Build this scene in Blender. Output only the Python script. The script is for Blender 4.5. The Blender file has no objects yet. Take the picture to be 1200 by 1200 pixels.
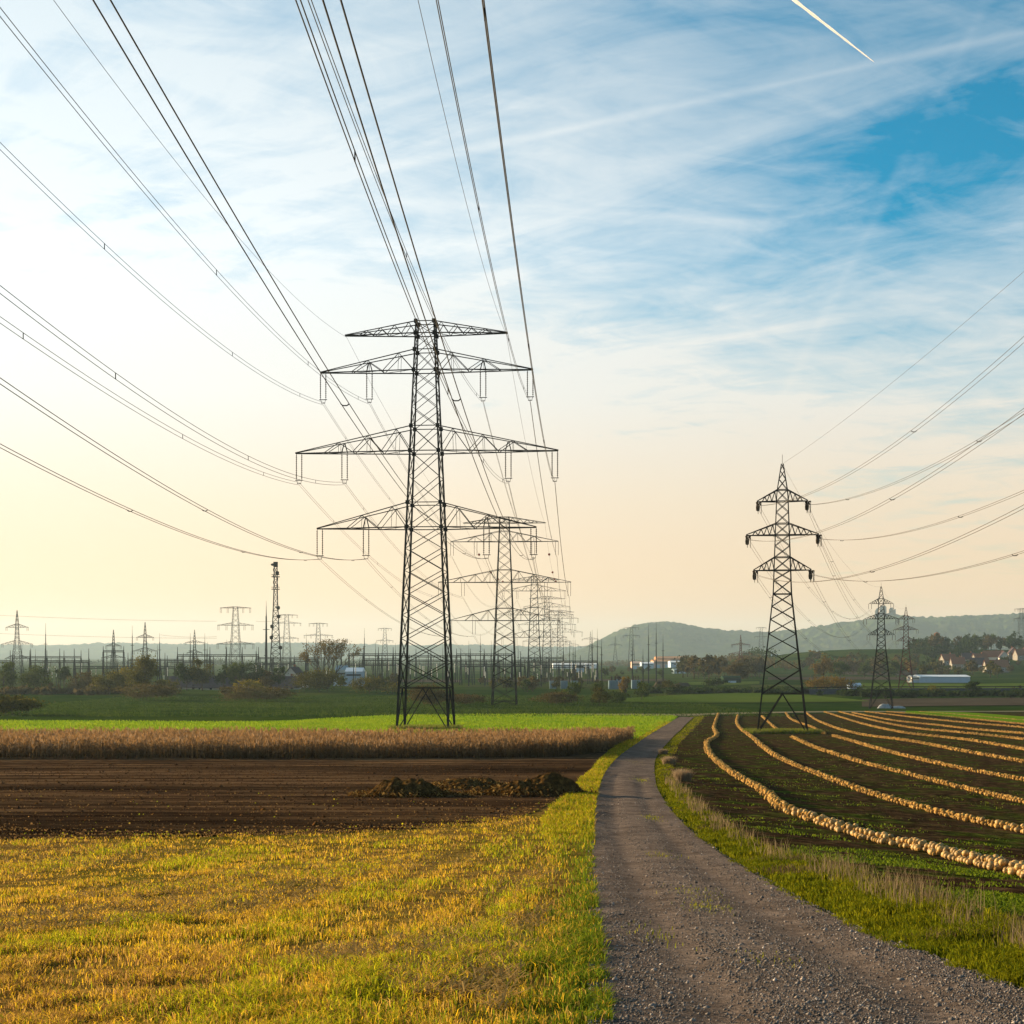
import bpy, math, random
import numpy as np
from mathutils import Vector, Matrix
random.seed(7); RNG = np.random.default_rng(7)
SC = bpy.context.scene; COL = SC.collection
R = math.radians

# ------------------------------------------------------------------ camera
cam_d = bpy.data.cameras.new('camera'); cam = bpy.data.objects.new('camera', cam_d); COL.objects.link(cam)
cam_d.sensor_width = 36; cam_d.lens = 52.5; cam_d.shift_y = 0.14
cam_d.clip_start = 0.1; cam_d.clip_end = 60000
cam.location = (0, 0, 0); cam.rotation_euler = (R(90), 0, 0)
SC.camera = cam
# ------------------------------------------------------------------ sun, sky, exposure
SUN_AZ, SUN_EL = -58.0, 10.5           # degrees; azimuth 0 = view direction, negative = left
SUNV = Vector((math.sin(R(SUN_AZ))*math.cos(R(SUN_EL)), math.cos(R(SUN_AZ))*math.cos(R(SUN_EL)), math.sin(R(SUN_EL))))
sd = bpy.data.lights.new('sun', 'SUN'); sd.energy = 5.0; sd.angle = R(0.6); sd.color = (1.0, 0.78, 0.48)
so = bpy.data.objects.new('sun', sd); COL.objects.link(so)
so.rotation_euler = SUNV.to_track_quat('Z', 'Y').to_euler()
SC.view_settings.view_transform = 'Standard'; SC.view_settings.look = 'None'
SC.view_settings.exposure = 1.45; SC.view_settings.gamma = 1.0; SC.view_settings.use_curve_mapping = False
SC.cycles.max_bounces = 6; SC.cycles.diffuse_bounces = 3; SC.cycles.transparent_max_bounces = 8
SC.cycles.volume_bounces = 1

def build_world():
    w = bpy.data.worlds.new('World'); SC.world = w; w.use_nodes = True
    nt = w.node_tree; N = nt.nodes; L = nt.links; N.clear()
    def nd(t, **k):
        n = N.new(t)
        for a, b in k.items(): setattr(n, a, b)
        return n
    def math_(op, a, b=None, c=None, clamp=False):
        n = nd('ShaderNodeMath', operation=op, use_clamp=clamp)
        for i, v in enumerate((a, b, c)):
            if v is None: continue
            if isinstance(v, (int, float)): n.inputs[i].default_value = v
            else: L.new(v, n.inputs[i])
        return n.outputs[0]
    def vmath(op, a, b):
        n = nd('ShaderNodeVectorMath', operation=op)
        for i, v in enumerate((a, b)):
            if isinstance(v, tuple): n.inputs[i].default_value = v
            else: L.new(v, n.inputs[i])
        return n
    def ramp(fac, stops):
        n = nd('ShaderNodeValToRGB'); e = n.color_ramp.elements
        while len(e) < len(stops): e.new(0.5)
        for el, (p, c) in zip(e, stops): el.position = p; el.color = c + (1,) if len(c) == 3 else c
        L.new(fac, n.inputs[0]); return n.outputs[0]
    def smooth(x, a, b):
        n = nd('ShaderNodeMapRange', interpolation_type='SMOOTHSTEP')
        L.new(x, n.inputs[0]); n.inputs[1].default_value = a; n.inputs[2].default_value = b
        return n.outputs[0]
    tc = nd('ShaderNodeTexCoord'); dirv = tc.outputs['Generated']
    sky = nd('ShaderNodeTexSky', sky_type='NISHITA', sun_disc=False)
    sky.sun_elevation = R(SUN_EL); sky.sun_rotation = R(SUN_AZ); sky.altitude = 200
    sky.air_density = 1.0; sky.dust_density = 0.4; sky.ozone_density = 3.0
    sep = nd('ShaderNodeSeparateXYZ'); L.new(dirv, sep.inputs[0])
    z = math_('MAXIMUM', sep.outputs[2], 0.0)
    sund = vmath('DOT_PRODUCT', dirv, tuple(SUNV)).outputs['Value']
    # high cloud veil projected on a flat layer
    k = math_('DIVIDE', 1.0, math_('ADD', z, 0.10))
    px = math_('MULTIPLY', sep.outputs[0], k); py = math_('MULTIPLY', sep.outputs[1], k)
    cmb = nd('ShaderNodeCombineXYZ'); L.new(px, cmb.inputs[0]); L.new(py, cmb.inputs[1])
    def cirrus(rot, sx, sy, detail, rough, dist, off):
        mp = nd('ShaderNodeMapping'); L.new(cmb.outputs[0], mp.inputs[0])
        mp.vector_type = 'TEXTURE'; mp.inputs['Rotation'].default_value = (0, 0, R(rot)); mp.inputs['Scale'].default_value = (1/sx, 1/sy, 1); mp.inputs['Location'].default_value = (off, off*.7, 0)
        n = nd('ShaderNodeTexNoise'); L.new(mp.outputs[0], n.inputs[0])
        n.inputs['Scale'].default_value = 1.0; n.inputs['Detail'].default_value = detail
        n.inputs['Roughness'].default_value = rough; n.inputs['Distortion'].default_value = dist
        return n.outputs['Fac']
    c1 = cirrus(-24, 0.75, 1.35, 10, 0.60, 0.8, 5.6)
    c2 = cirrus(-30, 1.7, 3.6, 10, 0.64, 1.0, 7.7)
    c3 = cirrus(25, 4.0, 7.0, 8, 0.65, 0.8, 1.3)
    cl = math_('ADD', math_('ADD', math_('MULTIPLY', c1, 0.47), math_('MULTIPLY', c2, 0.36)), math_('MULTIPLY', c3, 0.22))
    cl = smooth(cl, 0.26, 0.70)
    # veil amount: everywhere near the horizon, thicker towards the sun, patchy higher up
    low = smooth(z, 0.34, 0.05)
    toward = smooth(sund, 0.24, 0.78)
    base = math_('ADD', math_('MULTIPLY', low, 0.85), math_('MULTIPLY', toward, 0.80))
    amount = math_('ADD', base, math_('MULTIPLY', cl, 0.66))
    amount = math_('SUBTRACT', amount, 0.285)
    amount = math_('ADD', amount, math_('MULTIPLY', math_('SUBTRACT', c3, 0.5), 0.30)); amount = math_('ADD', amount, math_('MULTIPLY', math_('SUBTRACT', c2, 0.5), 0.35))
    # two old spread-out vapour trails: bands along great circles
    def band(nv, c, wd, f):
        d = math_('ABSOLUTE', math_('ADD', vmath('DOT_PRODUCT', dirv, nv).outputs['Value'], c))
        b = smooth(math_('ADD', d, math_('MULTIPLY', math_('SUBTRACT', c3, 0.5), wd*2.0)), wd, 0.0)
        return math_('MULTIPLY', b, f)
    def circle(u0, v0, u1, v1):
        a = Vector(((u0-600)/1750, 1, (768-v0)/1750)).normalized(); b = Vector(((u1-600)/1750, 1, (768-v1)/1750)).normalized()
        return tuple(a.cross(b).normalized())
    amount = math_('ADD', amount, band(circle(600, 165, 1000, 80), 0.0, 0.0045, 0.16))
    amount = math_('ADD', amount, band(circle(1095, 120, 1010, 285), 0.0, 0.006, 0.06))
    amount = math_('ADD', amount, band(circle(640, 245, 1200, 280), 0.0, 0.004, 0.05))
    amount = nd('ShaderNodeClamp').outputs[0] if False else math_('MINIMUM', math_('MAXIMUM', amount, 0.0), 0.97)
    veil = ramp(z, [(0.0, (.40, .252, .145)), (.045, (.40, .28, .172)), (.10, (.38, .307, .225)), (.17, (.355, .343, .315)), (.26, (.335, .355, .362)), (.45, (.23, .27, .295)), (1.0, (.13, .175, .21))])
    glow = math_('ADD', 0.90, math_('MULTIPLY', smooth(sund, 0.3, 0.95), 0.28))
    sc = vmath('SCALE', veil, (0, 0, 0)); sc.operation = 'SCALE'; L.new(math_('MULTIPLY', glow, 1.0/SKY_STRENGTH), sc.inputs['Scale'])
    mix = nd('ShaderNodeMix', data_type='RGBA'); L.new(amount, mix.inputs['Factor'])
    hs = nd('ShaderNodeHueSaturation'); hs.inputs['Hue'].default_value = .478; hs.inputs['Saturation'].default_value = 1.7; hs.inputs['Value'].default_value = 1.08; L.new(sky.outputs[0], hs.inputs['Color'])
    L.new(hs.outputs[0], mix.inputs['A']); L.new(sc.outputs[0], mix.inputs['B'])
    bg = nd('ShaderNodeBackground'); bg.inputs['Strength'].default_value = SKY_STRENGTH
    L.new(mix.outputs['Result'], bg.inputs['Color'])
    out = nd('ShaderNodeOutputWorld'); L.new(bg.outputs[0], out.inputs['Surface'])
SKY_STRENGTH = 0.06
build_world()

# ------------------------------------------------------------------ terrain
PY = np.array([-400, -60, 0, 8.9, 16.6, 26.6, 33.5, 57, 78, 110, 160, 200, 219, 300, 408, 500, 700, 1000, 1500, 3000, 15000.])
PZ = np.array([3.0, 1.0, -1.45, -2.2, -3.03, -3.9, -4.45, -5.6, -6.4, -7.45, -9.1, -10.35, -10.95, -12.6, -14.2, -14.95, -15.6, -16.2, -17, -18, -18.])
_d = np.diff(PZ)/np.diff(PY); _h = np.diff(PY); _m = np.zeros(len(PY)); _m[0] = _d[0]; _m[-1] = _d[-1]
for _i in range(1, len(PY)-1):
    if _d[_i-1]*_d[_i] > 0:
        w1 = 2*_h[_i]+_h[_i-1]; w2 = _h[_i]+2*_h[_i-1]
        _m[_i] = (w1+w2)/(w1/_d[_i-1]+w2/_d[_i])
def sst(x, a, b):
    t = np.clip((x-a)/(b-a), 0, 1); return t*t*(3-2*t)
def H(x, y):
    x = np.asarray(x, float); y = np.asarray(y, float)
    i = np.clip(np.searchsorted(PY, y)-1, 0, len(PY)-2); h = _h[i]; t = np.clip((y-PY[i])/h, 0, 1)
    z = (2*t**3-3*t**2+1)*PZ[i]+(t**3-2*t**2+t)*h*_m[i]+(-2*t**3+3*t**2)*PZ[i+1]+(t**3-t**2)*h*_m[i+1]
    s = np.maximum(0, x-4.6); z = z - 2.0*(1-np.exp(-s*s/(s+3.0)*0.055))*(1-sst(y, 45, 175))
    z = z - 1.0*np.exp(-((x-110)/50)**2-((y-440)/60)**2)
    q = x/np.maximum(y, 50)
    z = z + 15*sst(y, 1500, 3300)*sst(q, .12, .24)
    z = z + 22*np.exp(-((x-520)/190)**2-((y-1560)/260)**2) + 14*np.exp(-((x-330)/120)**2-((y-1650)/200)**2)
    return z
def ground_at(u, v):
    """ground point seen at direction (u, v) from the eye"""
    a = (u-600)/1750; b = (v-768)/1750
    ys = np.concatenate([np.linspace(2, 60, 600), np.geomspace(60, 8000, 4000)])
    f = H(a*ys, ys)+b*ys
    k = np.nonzero(f > 0)[0]
    j = k[0] if len(k) else len(ys)-1
    y = ys[j]
    if j > 0:
        y0, y1 = ys[j-1], ys[j]
        y = y0+(y1-y0)*(-f[j-1])/(f[j]-f[j-1]+1e-12)
    return (a*y, y)
def gl(pts): return np.array([ground_at(u, v) for u, v in pts])
def resample(p, n):
    p = np.asarray(p, float); s = np.concatenate([[0], np.cumsum(np.linalg.norm(np.diff(p, axis=0), axis=1))])
    # smooth (Catmull-Rom) through the points
    out = []
    for t in np.linspace(0, s[-1], n):
        i = min(max(np.searchsorted(s, t)-1, 0), len(p)-2); f = (t-s[i])/(s[i+1]-s[i])
        p0, p1, p2, p3 = p[max(i-1, 0)], p[i], p[i+1], p[min(i+2, len(p)-1)]
        out.append(.5*((2*p1)+(-p0+p2)*f+(2*p0-5*p1+4*p2-p3)*f*f+(-p0+3*p1-3*p2+p3)*f**3))
    return np.array(out)

# value noise for geometry
_T = RNG.random((256, 256))
def vnoise(x, y, s=1.0, o=0):
    x = np.asarray(x)/s+o*17.3; y = np.asarray(y)/s+o*9.1
    xi = np.floor(x).astype(int); yi = np.floor(y).astype(int); fx = x-xi; fy = y-yi
    fx = fx*fx*(3-2*fx); fy = fy*fy*(3-2*fy)
    g = lambda a, b: _T[a & 255, b & 255]
    return (g(xi, yi)*(1-fx)+g(xi+1, yi)*fx)*(1-fy)+(g(xi, yi+1)*(1-fx)+g(xi+1, yi+1)*fx)*fy
def fbm(x, y, s, o=0, n=4):
    r = 0; a = .5
    for i in range(n): r = r+a*vnoise(x, y, s/2**i, o+i); a *= .5
    return r

# ------------------------------------------------------------------ helpers
def tag(o, label=None, cat=None, group=None, kind=None):
    if label: o['label'] = label
    if cat: o['category'] = cat
    if group: o['group'] = group
    if kind: o['kind'] = kind
    return o
def empty(name, loc=(0, 0, 0), rz=0.0, label=None, cat=None, group=None):
    o = bpy.data.objects.new(name, None); COL.objects.link(o); o.location = loc; o.rotation_euler = (0, 0, rz)
    o.empty_display_size = .1
    return tag(o, label, cat, group)
def add(name, me, parent=None, loc=(0, 0, 0)):
    o = bpy.data.objects.new(name, me); COL.objects.link(o); o.location = loc
    if parent is not None: o.parent = parent
    return o
def np_mesh(name, verts, faces, mat, cols=None, smooth=False):
    """verts (n,3); faces: list of int arrays (m,k)"""
    me = bpy.data.meshes.new(name); verts = np.ascontiguousarray(verts, np.float32)
    faces = [np.asarray(f, np.int32) for f in faces if len(f)]
    me.vertices.add(len(verts)); me.vertices.foreach_set('co', verts.ravel())
    nl = sum(f.size for f in faces); npol = sum(len(f) for f in faces)
    me.loops.add(nl); me.polygons.add(npol)
    me.loops.foreach_set('vertex_index', np.concatenate([f.ravel() for f in faces]))
    tot = np.concatenate([np.full(len(f), f.shape[1], np.int32) for f in faces])
    me.polygons.foreach_set('loop_start', np.concatenate([[0], np.cumsum(tot)[:-1]]).astype(np.int32))
    me.polygons.foreach_set('loop_total', tot)
    if smooth: me.polygons.foreach_set('use_smooth', np.ones(npol, bool))
    me.update(calc_edges=True)
    if cols is not None:
        a = me.attributes.new('tint', 'FLOAT_COLOR', 'POINT')
        c = np.ones((len(verts), 4), np.float32); c[:, :3] = cols
        a.data.foreach_set('color', c.ravel())
    if mat: me.materials.append(mat)
    return me
class MB:
    def __init__(s): s.v = []; s.f = []
    def face(s, pts):
        n = len(s.v); s.v += [tuple(p) for p in pts]; s.f.append(tuple(range(n, n+len(pts))))
    def box(s, c, d, rz=0.0):
        cx, cy, cz = c; dx, dy, dz = d[0]/2, d[1]/2, d[2]/2; n = len(s.v); co, si = math.cos(rz), math.sin(rz)
        for z in (-dz, dz):
            for x, y in ((-dx, -dy), (dx, -dy), (dx, dy), (-dx, dy)): s.v.append((cx+x*co-y*si, cy+x*si+y*co, cz+z))
        s.f += [(n, n+3, n+2, n+1), (n+4, n+5, n+6, n+7)]+[(n+i, n+(i+1) % 4, n+4+(i+1) % 4, n+4+i) for i in range(4)]
        return s
    def bar(s, a, b, r0, r1=None, n=4):
        r1 = r0 if r1 is None else r1
        a = Vector(a); b = Vector(b); d = (b-a)
        if d.length < 1e-6: return s
        d.normalize(); u = d.cross(Vector((0, 0, 1)) if abs(d.z) < .95 else Vector((0, 1, 0))).normalized(); w = d.cross(u)
        k = len(s.v)
        for p, r in ((a, r0), (b, r1)):
            for i in range(n):
                t = 2*math.pi*(i+.5)/n; s.v.append(tuple(p+(u*math.cos(t)+w*math.sin(t))*r))
        s.f += [(k+i, k+(i+1) % n, k+n+(i+1) % n, k+n+i) for i in range(n)]
        s.f += [tuple(range(k+n-1, k-1, -1)), tuple(range(k+n, k+2*n))]
        return s
    def tube(s, pts, r, n=4):
        pts = [Vector(p) for p in pts]; k = len(s.v)
        for i, p in enumerate(pts):
            d = (pts[min(i+1, len(pts)-1)]-pts[max(i-1, 0)]).normalized()
            u = d.cross(Vector((0, 0, 1)) if abs(d.z) < .95 else Vector((0, 1, 0))).normalized(); w = d.cross(u)
            rr = r[i] if isinstance(r, (list, np.ndarray)) else r
            for j in range(n):
                t = 2*math.pi*j/n; s.v.append(tuple(p+(u*math.cos(t)+w*math.sin(t))*rr))
        for i in range(len(pts)-1):
            for j in range(n): s.f.append((k+i*n+j, k+i*n+(j+1) % n, k+(i+1)*n+(j+1) % n, k+(i+1)*n+j))
        e = k+(len(pts)-1)*n
        s.f += [tuple(range(k+n-1, k-1, -1)), tuple(range(e, e+n))]
        return s
    def lathe(s, c, prof, n=8):
        k = len(s.v)
        for r, z in prof:
            for j in range(n):
                t = 2*math.pi*j/n; s.v.append((c[0]+r*math.cos(t), c[1]+r*math.sin(t), c[2]+z))
        for i in range(len(prof)-1):
            for j in range(n): s.f.append((k+i*n+j, k+i*n+(j+1) % n, k+(i+1)*n+(j+1) % n, k+(i+1)*n+j))
        e = k+(len(prof)-1)*n
        s.f += [tuple(range(k+n-1, k-1, -1)), tuple(range(e, e+n))]
        return s
    def mesh(s, name, mat, smooth=False):
        me = bpy.data.meshes.new(name); me.from_pydata(s.v, [], s.f); me.materials.append(mat)
        if smooth: me.polygons.foreach_set('use_smooth', [True]*len(me.polygons))
        return me
    def build(s, name, mat, parent=None, loc=(0, 0, 0), smooth=False): return add(name, s.mesh(name, mat, smooth), parent, loc)
def copy_tree(o, parent=None):
    c = o.copy(); COL.objects.link(c); c.parent = parent
    for ch in list(o.children): copy_tree(ch, c)
    return c

# ------------------------------------------------------------------ materials
def material(name, stops, scale=1.0, detail=5, rough=.85, bump=0.0, bscale=None, stretch=(1, 1, 1), extra=None, tint=False, trans=0.0, metal=0.0, objrand=0.0, spec=0.0, bdist=.05, rot=0):
    m = bpy.data.materials.new(name); m.use_nodes = True; nt = m.node_tree; N = nt.nodes; L = nt.links
    p = N['Principled BSDF']; p.inputs['Roughness'].default_value = rough; p.inputs['Metallic'].default_value = metal
    p.inputs['Specular IOR Level'].default_value = spec
    tc = N.new('ShaderNodeTexCoord'); mp = N.new('ShaderNodeMapping'); mp.inputs['Scale'].default_value = stretch; mp.inputs['Rotation'].default_value = (0, 0, R(rot))
    L.new(tc.outputs['Object'], mp.inputs[0])
    def noise(sc, de, ro=.6):
        n = N.new('ShaderNodeTexNoise'); n.inputs['Scale'].default_value = sc; n.inputs['Detail'].default_value = de; n.inputs['Roughness'].default_value = ro
        L.new(mp.outputs[0], n.inputs[0]); return n.outputs['Fac']
    def ramp(f, st):
        r = N.new('ShaderNodeValToRGB'); e = r.color_ramp.elements
        while len(e) < len(st): e.new(.5)
        for el, (q, c) in zip(e, st): el.position = q; el.color = tuple(c)+(1,)
        L.new(f, r.inputs[0]); return r.outputs[0]
    col = ramp(noise(scale, detail, .7 if detail > 7 else .6), stops)
    if extra:
        for sc2, st2, blend, f in extra:
            mx = N.new('ShaderNodeMix'); mx.data_type = 'RGBA'; mx.blend_type = blend; mx.inputs['Factor'].default_value = f
            L.new(col, mx.inputs['A']); L.new(ramp(noise(sc2, 6, .65), st2), mx.inputs['B']); col = mx.outputs['Result']
    if tint:
        at = N.new('ShaderNodeAttribute'); at.attribute_name = 'tint'
        mx = N.new('ShaderNodeMix'); mx.data_type = 'RGBA'; mx.blend_type = 'MULTIPLY'; mx.inputs['Factor'].default_value = 1
        L.new(col, mx.inputs['A']); L.new(at.outputs['Color'], mx.inputs['B']); col = mx.outputs['Result']
    if objrand:
        oi = N.new('ShaderNodeObjectInfo'); hs = N.new('ShaderNodeHueSaturation'); mr = N.new('ShaderNodeMapRange')
        mr.inputs[3].default_value = 1-objrand; mr.inputs[4].default_value = 1+objrand
        L.new(oi.outputs['Random'], mr.inputs[0]); L.new(mr.outputs[0], hs.inputs['Value']); L.new(col, hs.inputs['Color']); col = hs.outputs[0]
    L.new(col, p.inputs['Base Color'])
    if bump:
        b = N.new('ShaderNodeBump'); b.inputs['Strength'].default_value = bump; b.inputs['Distance'].default_value = bdist
        L.new(noise(bscale or scale*4, 6, .65), b.inputs['Height']); L.new(b.outputs[0], p.inputs['Normal'])
    if trans:
        t = N.new('ShaderNodeBsdfTranslucent'); L.new(col, t.inputs['Color'])
        ms = N.new('ShaderNodeMixShader'); ms.inputs[0].default_value = trans
        L.new(p.outputs[0], ms.inputs[1]); L.new(t.outputs[0], ms.inputs[2]); L.new(ms.outputs[0], N['Material Output'].inputs['Surface'])
    return m
def flat(name, c, rough=.8, var=.15, scale=3.0, **k):
    lo = tuple(x*(1-var) for x in c); hi = tuple(min(1, x*(1+var)) for x in c)
    return material(name, [(.3, lo), (.7, hi)], scale=scale, rough=rough, **k)
M = {}
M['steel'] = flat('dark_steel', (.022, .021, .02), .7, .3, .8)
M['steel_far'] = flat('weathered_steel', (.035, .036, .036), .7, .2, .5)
M['rusty'] = flat('red_steel', (.09, .035, .03), .7, .2, .5)
M['wire'] = flat('aluminium_wire', (.11, .10, .09), .5, .1, 1)
M['insul'] = flat('insulator_glaze', (.05, .035, .025), .4, .1, 2)
M['concrete'] = flat('concrete', (.33, .32, .30), .9, .2, 2, bump=.3)
M['ground'] = material('meadow_ground', [(.3, (.012, .032, .004)), (.5, (.021, .046, .005)), (.7, (.038, .056, .008))], scale=.02, detail=8, rough=.95, bump=.6, bscale=.6, bdist=.4,
    extra=[(.004, [(.35, (.55, .7, .5)), (.65, (1, 1, 1))], 'MULTIPLY', .6), (.009, [(.44, (1, 1, 1)), (.60, (2.6, 1.6, 2.0))], 'MULTIPLY', .85), (.5, [(.3, (.75, .75, .75)), (.7, (1.2, 1.2, 1.2))], 'MULTIPLY', .7)])
M['soil'] = material('ploughed_soil', [(.36, (.018, .010, .005)), (.48, (.042, .024, .0125)), (.63, (.115, .068, .033))], scale=1.0, detail=9, rough=.95, bump=.8, bscale=5, bdist=.08,
    stretch=(.07, 1, 1), extra=[(.13, [(.40, (.5, .48, .46)), (.60, (1.8, 1.7, 1.6))], 'MULTIPLY', .95), (9., [(.55, (1, 1, 1)), (.75, (1.9, 1.7, 1.4))], 'MULTIPLY', .6)])
M['field_soil'] = material('pumpkin_field_soil', [(.34, (.014, .0085, .0045)), (.5, (.037, .022, .0115)), (.67, (.095, .058, .029))], scale=1.4, detail=9, rough=.95, bump=.8, bscale=5, bdist=.08,
    extra=[(.4, [(.47, (1, 1, 1)), (.62, (.8, 2.0, .45))], 'MULTIPLY', .9), (1.3, [(.35, (.6, .6, .6)), (.65, (1.5, 1.45, 1.35))], 'MULTIPLY', .9), (7., [(.3, (.7, .7, .7)), (.7, (1.25, 1.2, 1.15))], 'MULTIPLY', .7)])
M['stubble'] = material('stubble_ground', [(.3, (.060, .033, .009)), (.5, (.16, .094, .022)), (.72, (.28, .18, .045))], scale=2.5, detail=9, rough=.95, bump=.9, bscale=9, bdist=.06,
    extra=[(.22, [(.42, (1, 1, 1)), (.62, (.55, .85, .35))], 'MULTIPLY', .8)])
M['crop_ground'] = material('young_crop_ground', [(.3, (.09, .17, .006)), (.6, (.13, .215, .008)), (.8, (.18, .235, .014))], scale=.5, detail=8, rough=.9, bump=.8, bscale=3, bdist=.15, stretch=(.3, 1, 1))
M['gravel'] = material('track_gravel', [(.25, (.075, .058, .048)), (.5, (.145, .114, .096)), (.62, (.185, .148, .126)), (.8, (.30, .25, .22))], scale=22, detail=9, rough=.9, bump=1.0, bscale=30, bdist=.03,
    extra=[(.9, [(.35, (.62, .58, .55)), (.65, (1.25, 1.2, 1.16))], 'MULTIPLY', .9), (6., [(.35, (.7, .68, .66)), (.65, (1.3, 1.28, 1.25))], 'MULTIPLY', .9)])
M['stone'] = material('loose_stone', [(.3, (.09, .085, .085)), (.5, (.17, .155, .15)), (.75, (.30, .28, .27))], scale=3., detail=3, rough=.85)
M['grass'] = material('grass_blade', [(.3, (.85, .85, .85)), (.7, (1.1, 1.1, 1.1))], scale=3, detail=2, rough=.6, tint=True, trans=.5, spec=.0)
M['leaf'] = material('leaf', [(.3, (.85, .85, .85)), (.7, (1.1, 1.1, 1.1))], scale=1, detail=2, rough=.65, tint=True, trans=.35, spec=.0, objrand=.15)
M['maize'] = material('dry_maize', [(.3, (.8, .8, .8)), (.7, (1.1, 1.1, 1.1))], scale=2, detail=2, rough=.7, tint=True, trans=.35, spec=.2)
M['bark'] = flat('bark', (.06, .045, .035), .9, .3, 4)
M['pumpkin'] = material('pumpkin_skin', [(.3, (.27, .145, .040)), (.5, (.40, .235, .070)), (.7, (.50, .31, .105))], scale=6, detail=4, rough=.55, objrand=.35, spec=.25)
M['stalk'] = flat('dry_stalk', (.16, .13, .06), .9)
M['manure'] = material('manure', [(.3, (.026, .013, .0045)), (.5, (.07, .037, .011)), (.68, (.18, .10, .03))], scale=5, detail=9, rough=.95, bump=1, bscale=16, bdist=.08)
M['plaster'] = flat('pale_plaster', (.55, .52, .46), .9, .1)
M['drab'] = flat('drab_plaster', (.26, .235, .20), .9, .15)
M['white'] = flat('white_panel', (.72, .74, .76), .7, .06, .3)
M['bluegrey'] = flat('pale_blue_panel', (.38, .47, .56), .6, .06, .3)
M['pinkwall'] = flat('pinkish_wall', (.55, .38, .30), .8, .08, .3)
M['rooftile'] = flat('dark_roof_tile', (.085, .062, .066), .85, .2, 2)
M['redroof'] = flat('red_roof_tile', (.24, .10, .06), .85, .2, 2)
M['terracotta'] = flat('terracotta_sheet', (.42, .22, .12), .8, .1, .5)
M['pane'] = flat('window_glass', (.03, .04, .05), .15, .1)
M['cabinet'] = flat('blue_grey_cabinet', (.20, .27, .30), .6, .1)
M['darkgreen'] = flat('dark_green_sheet', (.03, .055, .035), .7, .1)
M['asphalt'] = flat('asphalt', (.05, .05, .052), .9, .2, 1)
M['ruin'] = flat('ruin_stone', (.03, .029, .026), .9, .2, .3)
M['tarp'] = flat('dusty_tarpaulin', (.34, .35, .35), .8, .35, 1.5)
M['hill'] = material('wooded_hill', [(.3, (.022, .040, .014)), (.5, (.040, .062, .02)), (.72, (.085, .085, .03))], scale=.012, detail=9, rough=1., bump=1., bscale=.035, bdist=20,
    extra=[(.002, [(.4, (.8, .8, .8)), (.6, (1.6, 1.5, 1.1))], 'MULTIPLY', .6)])
M['ball'] = flat('marker_red', (.20, .03, .02), .6, .1)
def mat_vapour():
    m = bpy.data.materials.new('vapour'); m.use_nodes = True; nt = m.node_tree; N = nt.nodes; L = nt.links
    p = N['Principled BSDF']; p.inputs['Base Color'].default_value = (.95, .95, .95, 1); p.inputs['Roughness'].default_value = 1; p.inputs['Specular IOR Level'].default_value = 0
    t = N.new('ShaderNodeBsdfTranslucent'); t.inputs['Color'].default_value = (.95, .95, .95, 1)
    a = N.new('ShaderNodeMixShader'); a.inputs[0].default_value = .5; L.new(p.outputs[0], a.inputs[1]); L.new(t.outputs[0], a.inputs[2])
    L.new(a.outputs[0], N['Material Output'].inputs['Surface']); return m
M['vapour'] = mat_vapour()

# ------------------------------------------------------------------ ground sheets
def grid_mesh(name, X, Y, Z, mat):
    nv, nu = X.shape; v = np.stack([X, Y, Z], -1).reshape(-1, 3)
    i = np.arange(nv*nu).reshape(nv, nu); f = np.stack([i[:-1, :-1], i[:-1, 1:], i[1:, 1:], i[1:, :-1]], -1).reshape(-1, 4)
    return np_mesh(name, v, [f], mat, smooth=True)
def build_ground():
    ys = np.concatenate([np.linspace(-300, -10, 30), np.linspace(-9.5, 70, 160), np.geomspace(70.5, 14000, 200)])
    s = np.linspace(-1, 1, 261); xs = np.sign(s)*(np.abs(s)*60+np.abs(s)**5*9300)
    X, Y = np.meshgrid(xs, ys); tag(add('ground', grid_mesh('ground', X, Y, H(X, Y), M['ground'])), kind='structure')
build_ground()
def loft(name, near, far, nu, nv, dz, mat, disp=None, power=1.0):
    a = resample(near, nu); b = resample(far, nu); t = (np.linspace(0, 1, nv)**power)[:, None, None]
    P = a[None]*(1-t)+b[None]*t; X, Y = P[..., 0], P[..., 1]; Z = H(X, Y)+dz
    if disp is not None: Z = Z+disp(X, Y)
    return tag(add(name, grid_mesh(name, X, Y, Z, mat)), kind='structure')

# track edges as seen on the ground
TL = gl([(716, 1290), (710, 1200), (703, 1140), (700, 1090), (695, 1040), (694, 1000), (694, 965), (698, 935), (707, 908), (726, 886), (750, 869), (772, 855), (787, 846), (797, 840.5)])
TR = gl([(1330, 1255), (1215, 1180), (1100, 1132), (995, 1088), (925, 1052), (881, 1026), (840, 1000), (806, 972), (780, 942), (768, 915), (770, 887), (787, 866), (803, 850), (813, 841)])
TL = np.vstack([[TL[0][0]-.3, -4], TL]); TR = np.vstack([[TR[0][0]+.25, -4], TR])
def track_disp(X, Y):
    return .010*(fbm(X, Y, .5, 3)-.5)*2*(Y < 60)
def build_track():
    n = 260; a = resample(TL, n); b = resample(TR, n); t = np.linspace(0, 1, 25)[None, :, None]
    P = a[:, None]*(1-t)+b[:, None]*t; X, Y = P[..., 0], P[..., 1]; tt = np.broadcast_to(t[..., 0], X.shape)
    rut = -.035*(np.exp(-((tt-.26)/.10)**2)+np.exp(-((tt-.74)/.10)**2))
    Z = H(X, Y)+.05+.0002*Y+(rut+.02*(fbm(X, Y, .7, 5)-.5))*(Y < 80)
    tag(add('gravel_track', grid_mesh('gravel_track', X, Y, Z, M['gravel'])), kind='structure')
    return a, b
TLs, TRs = build_track()
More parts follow.
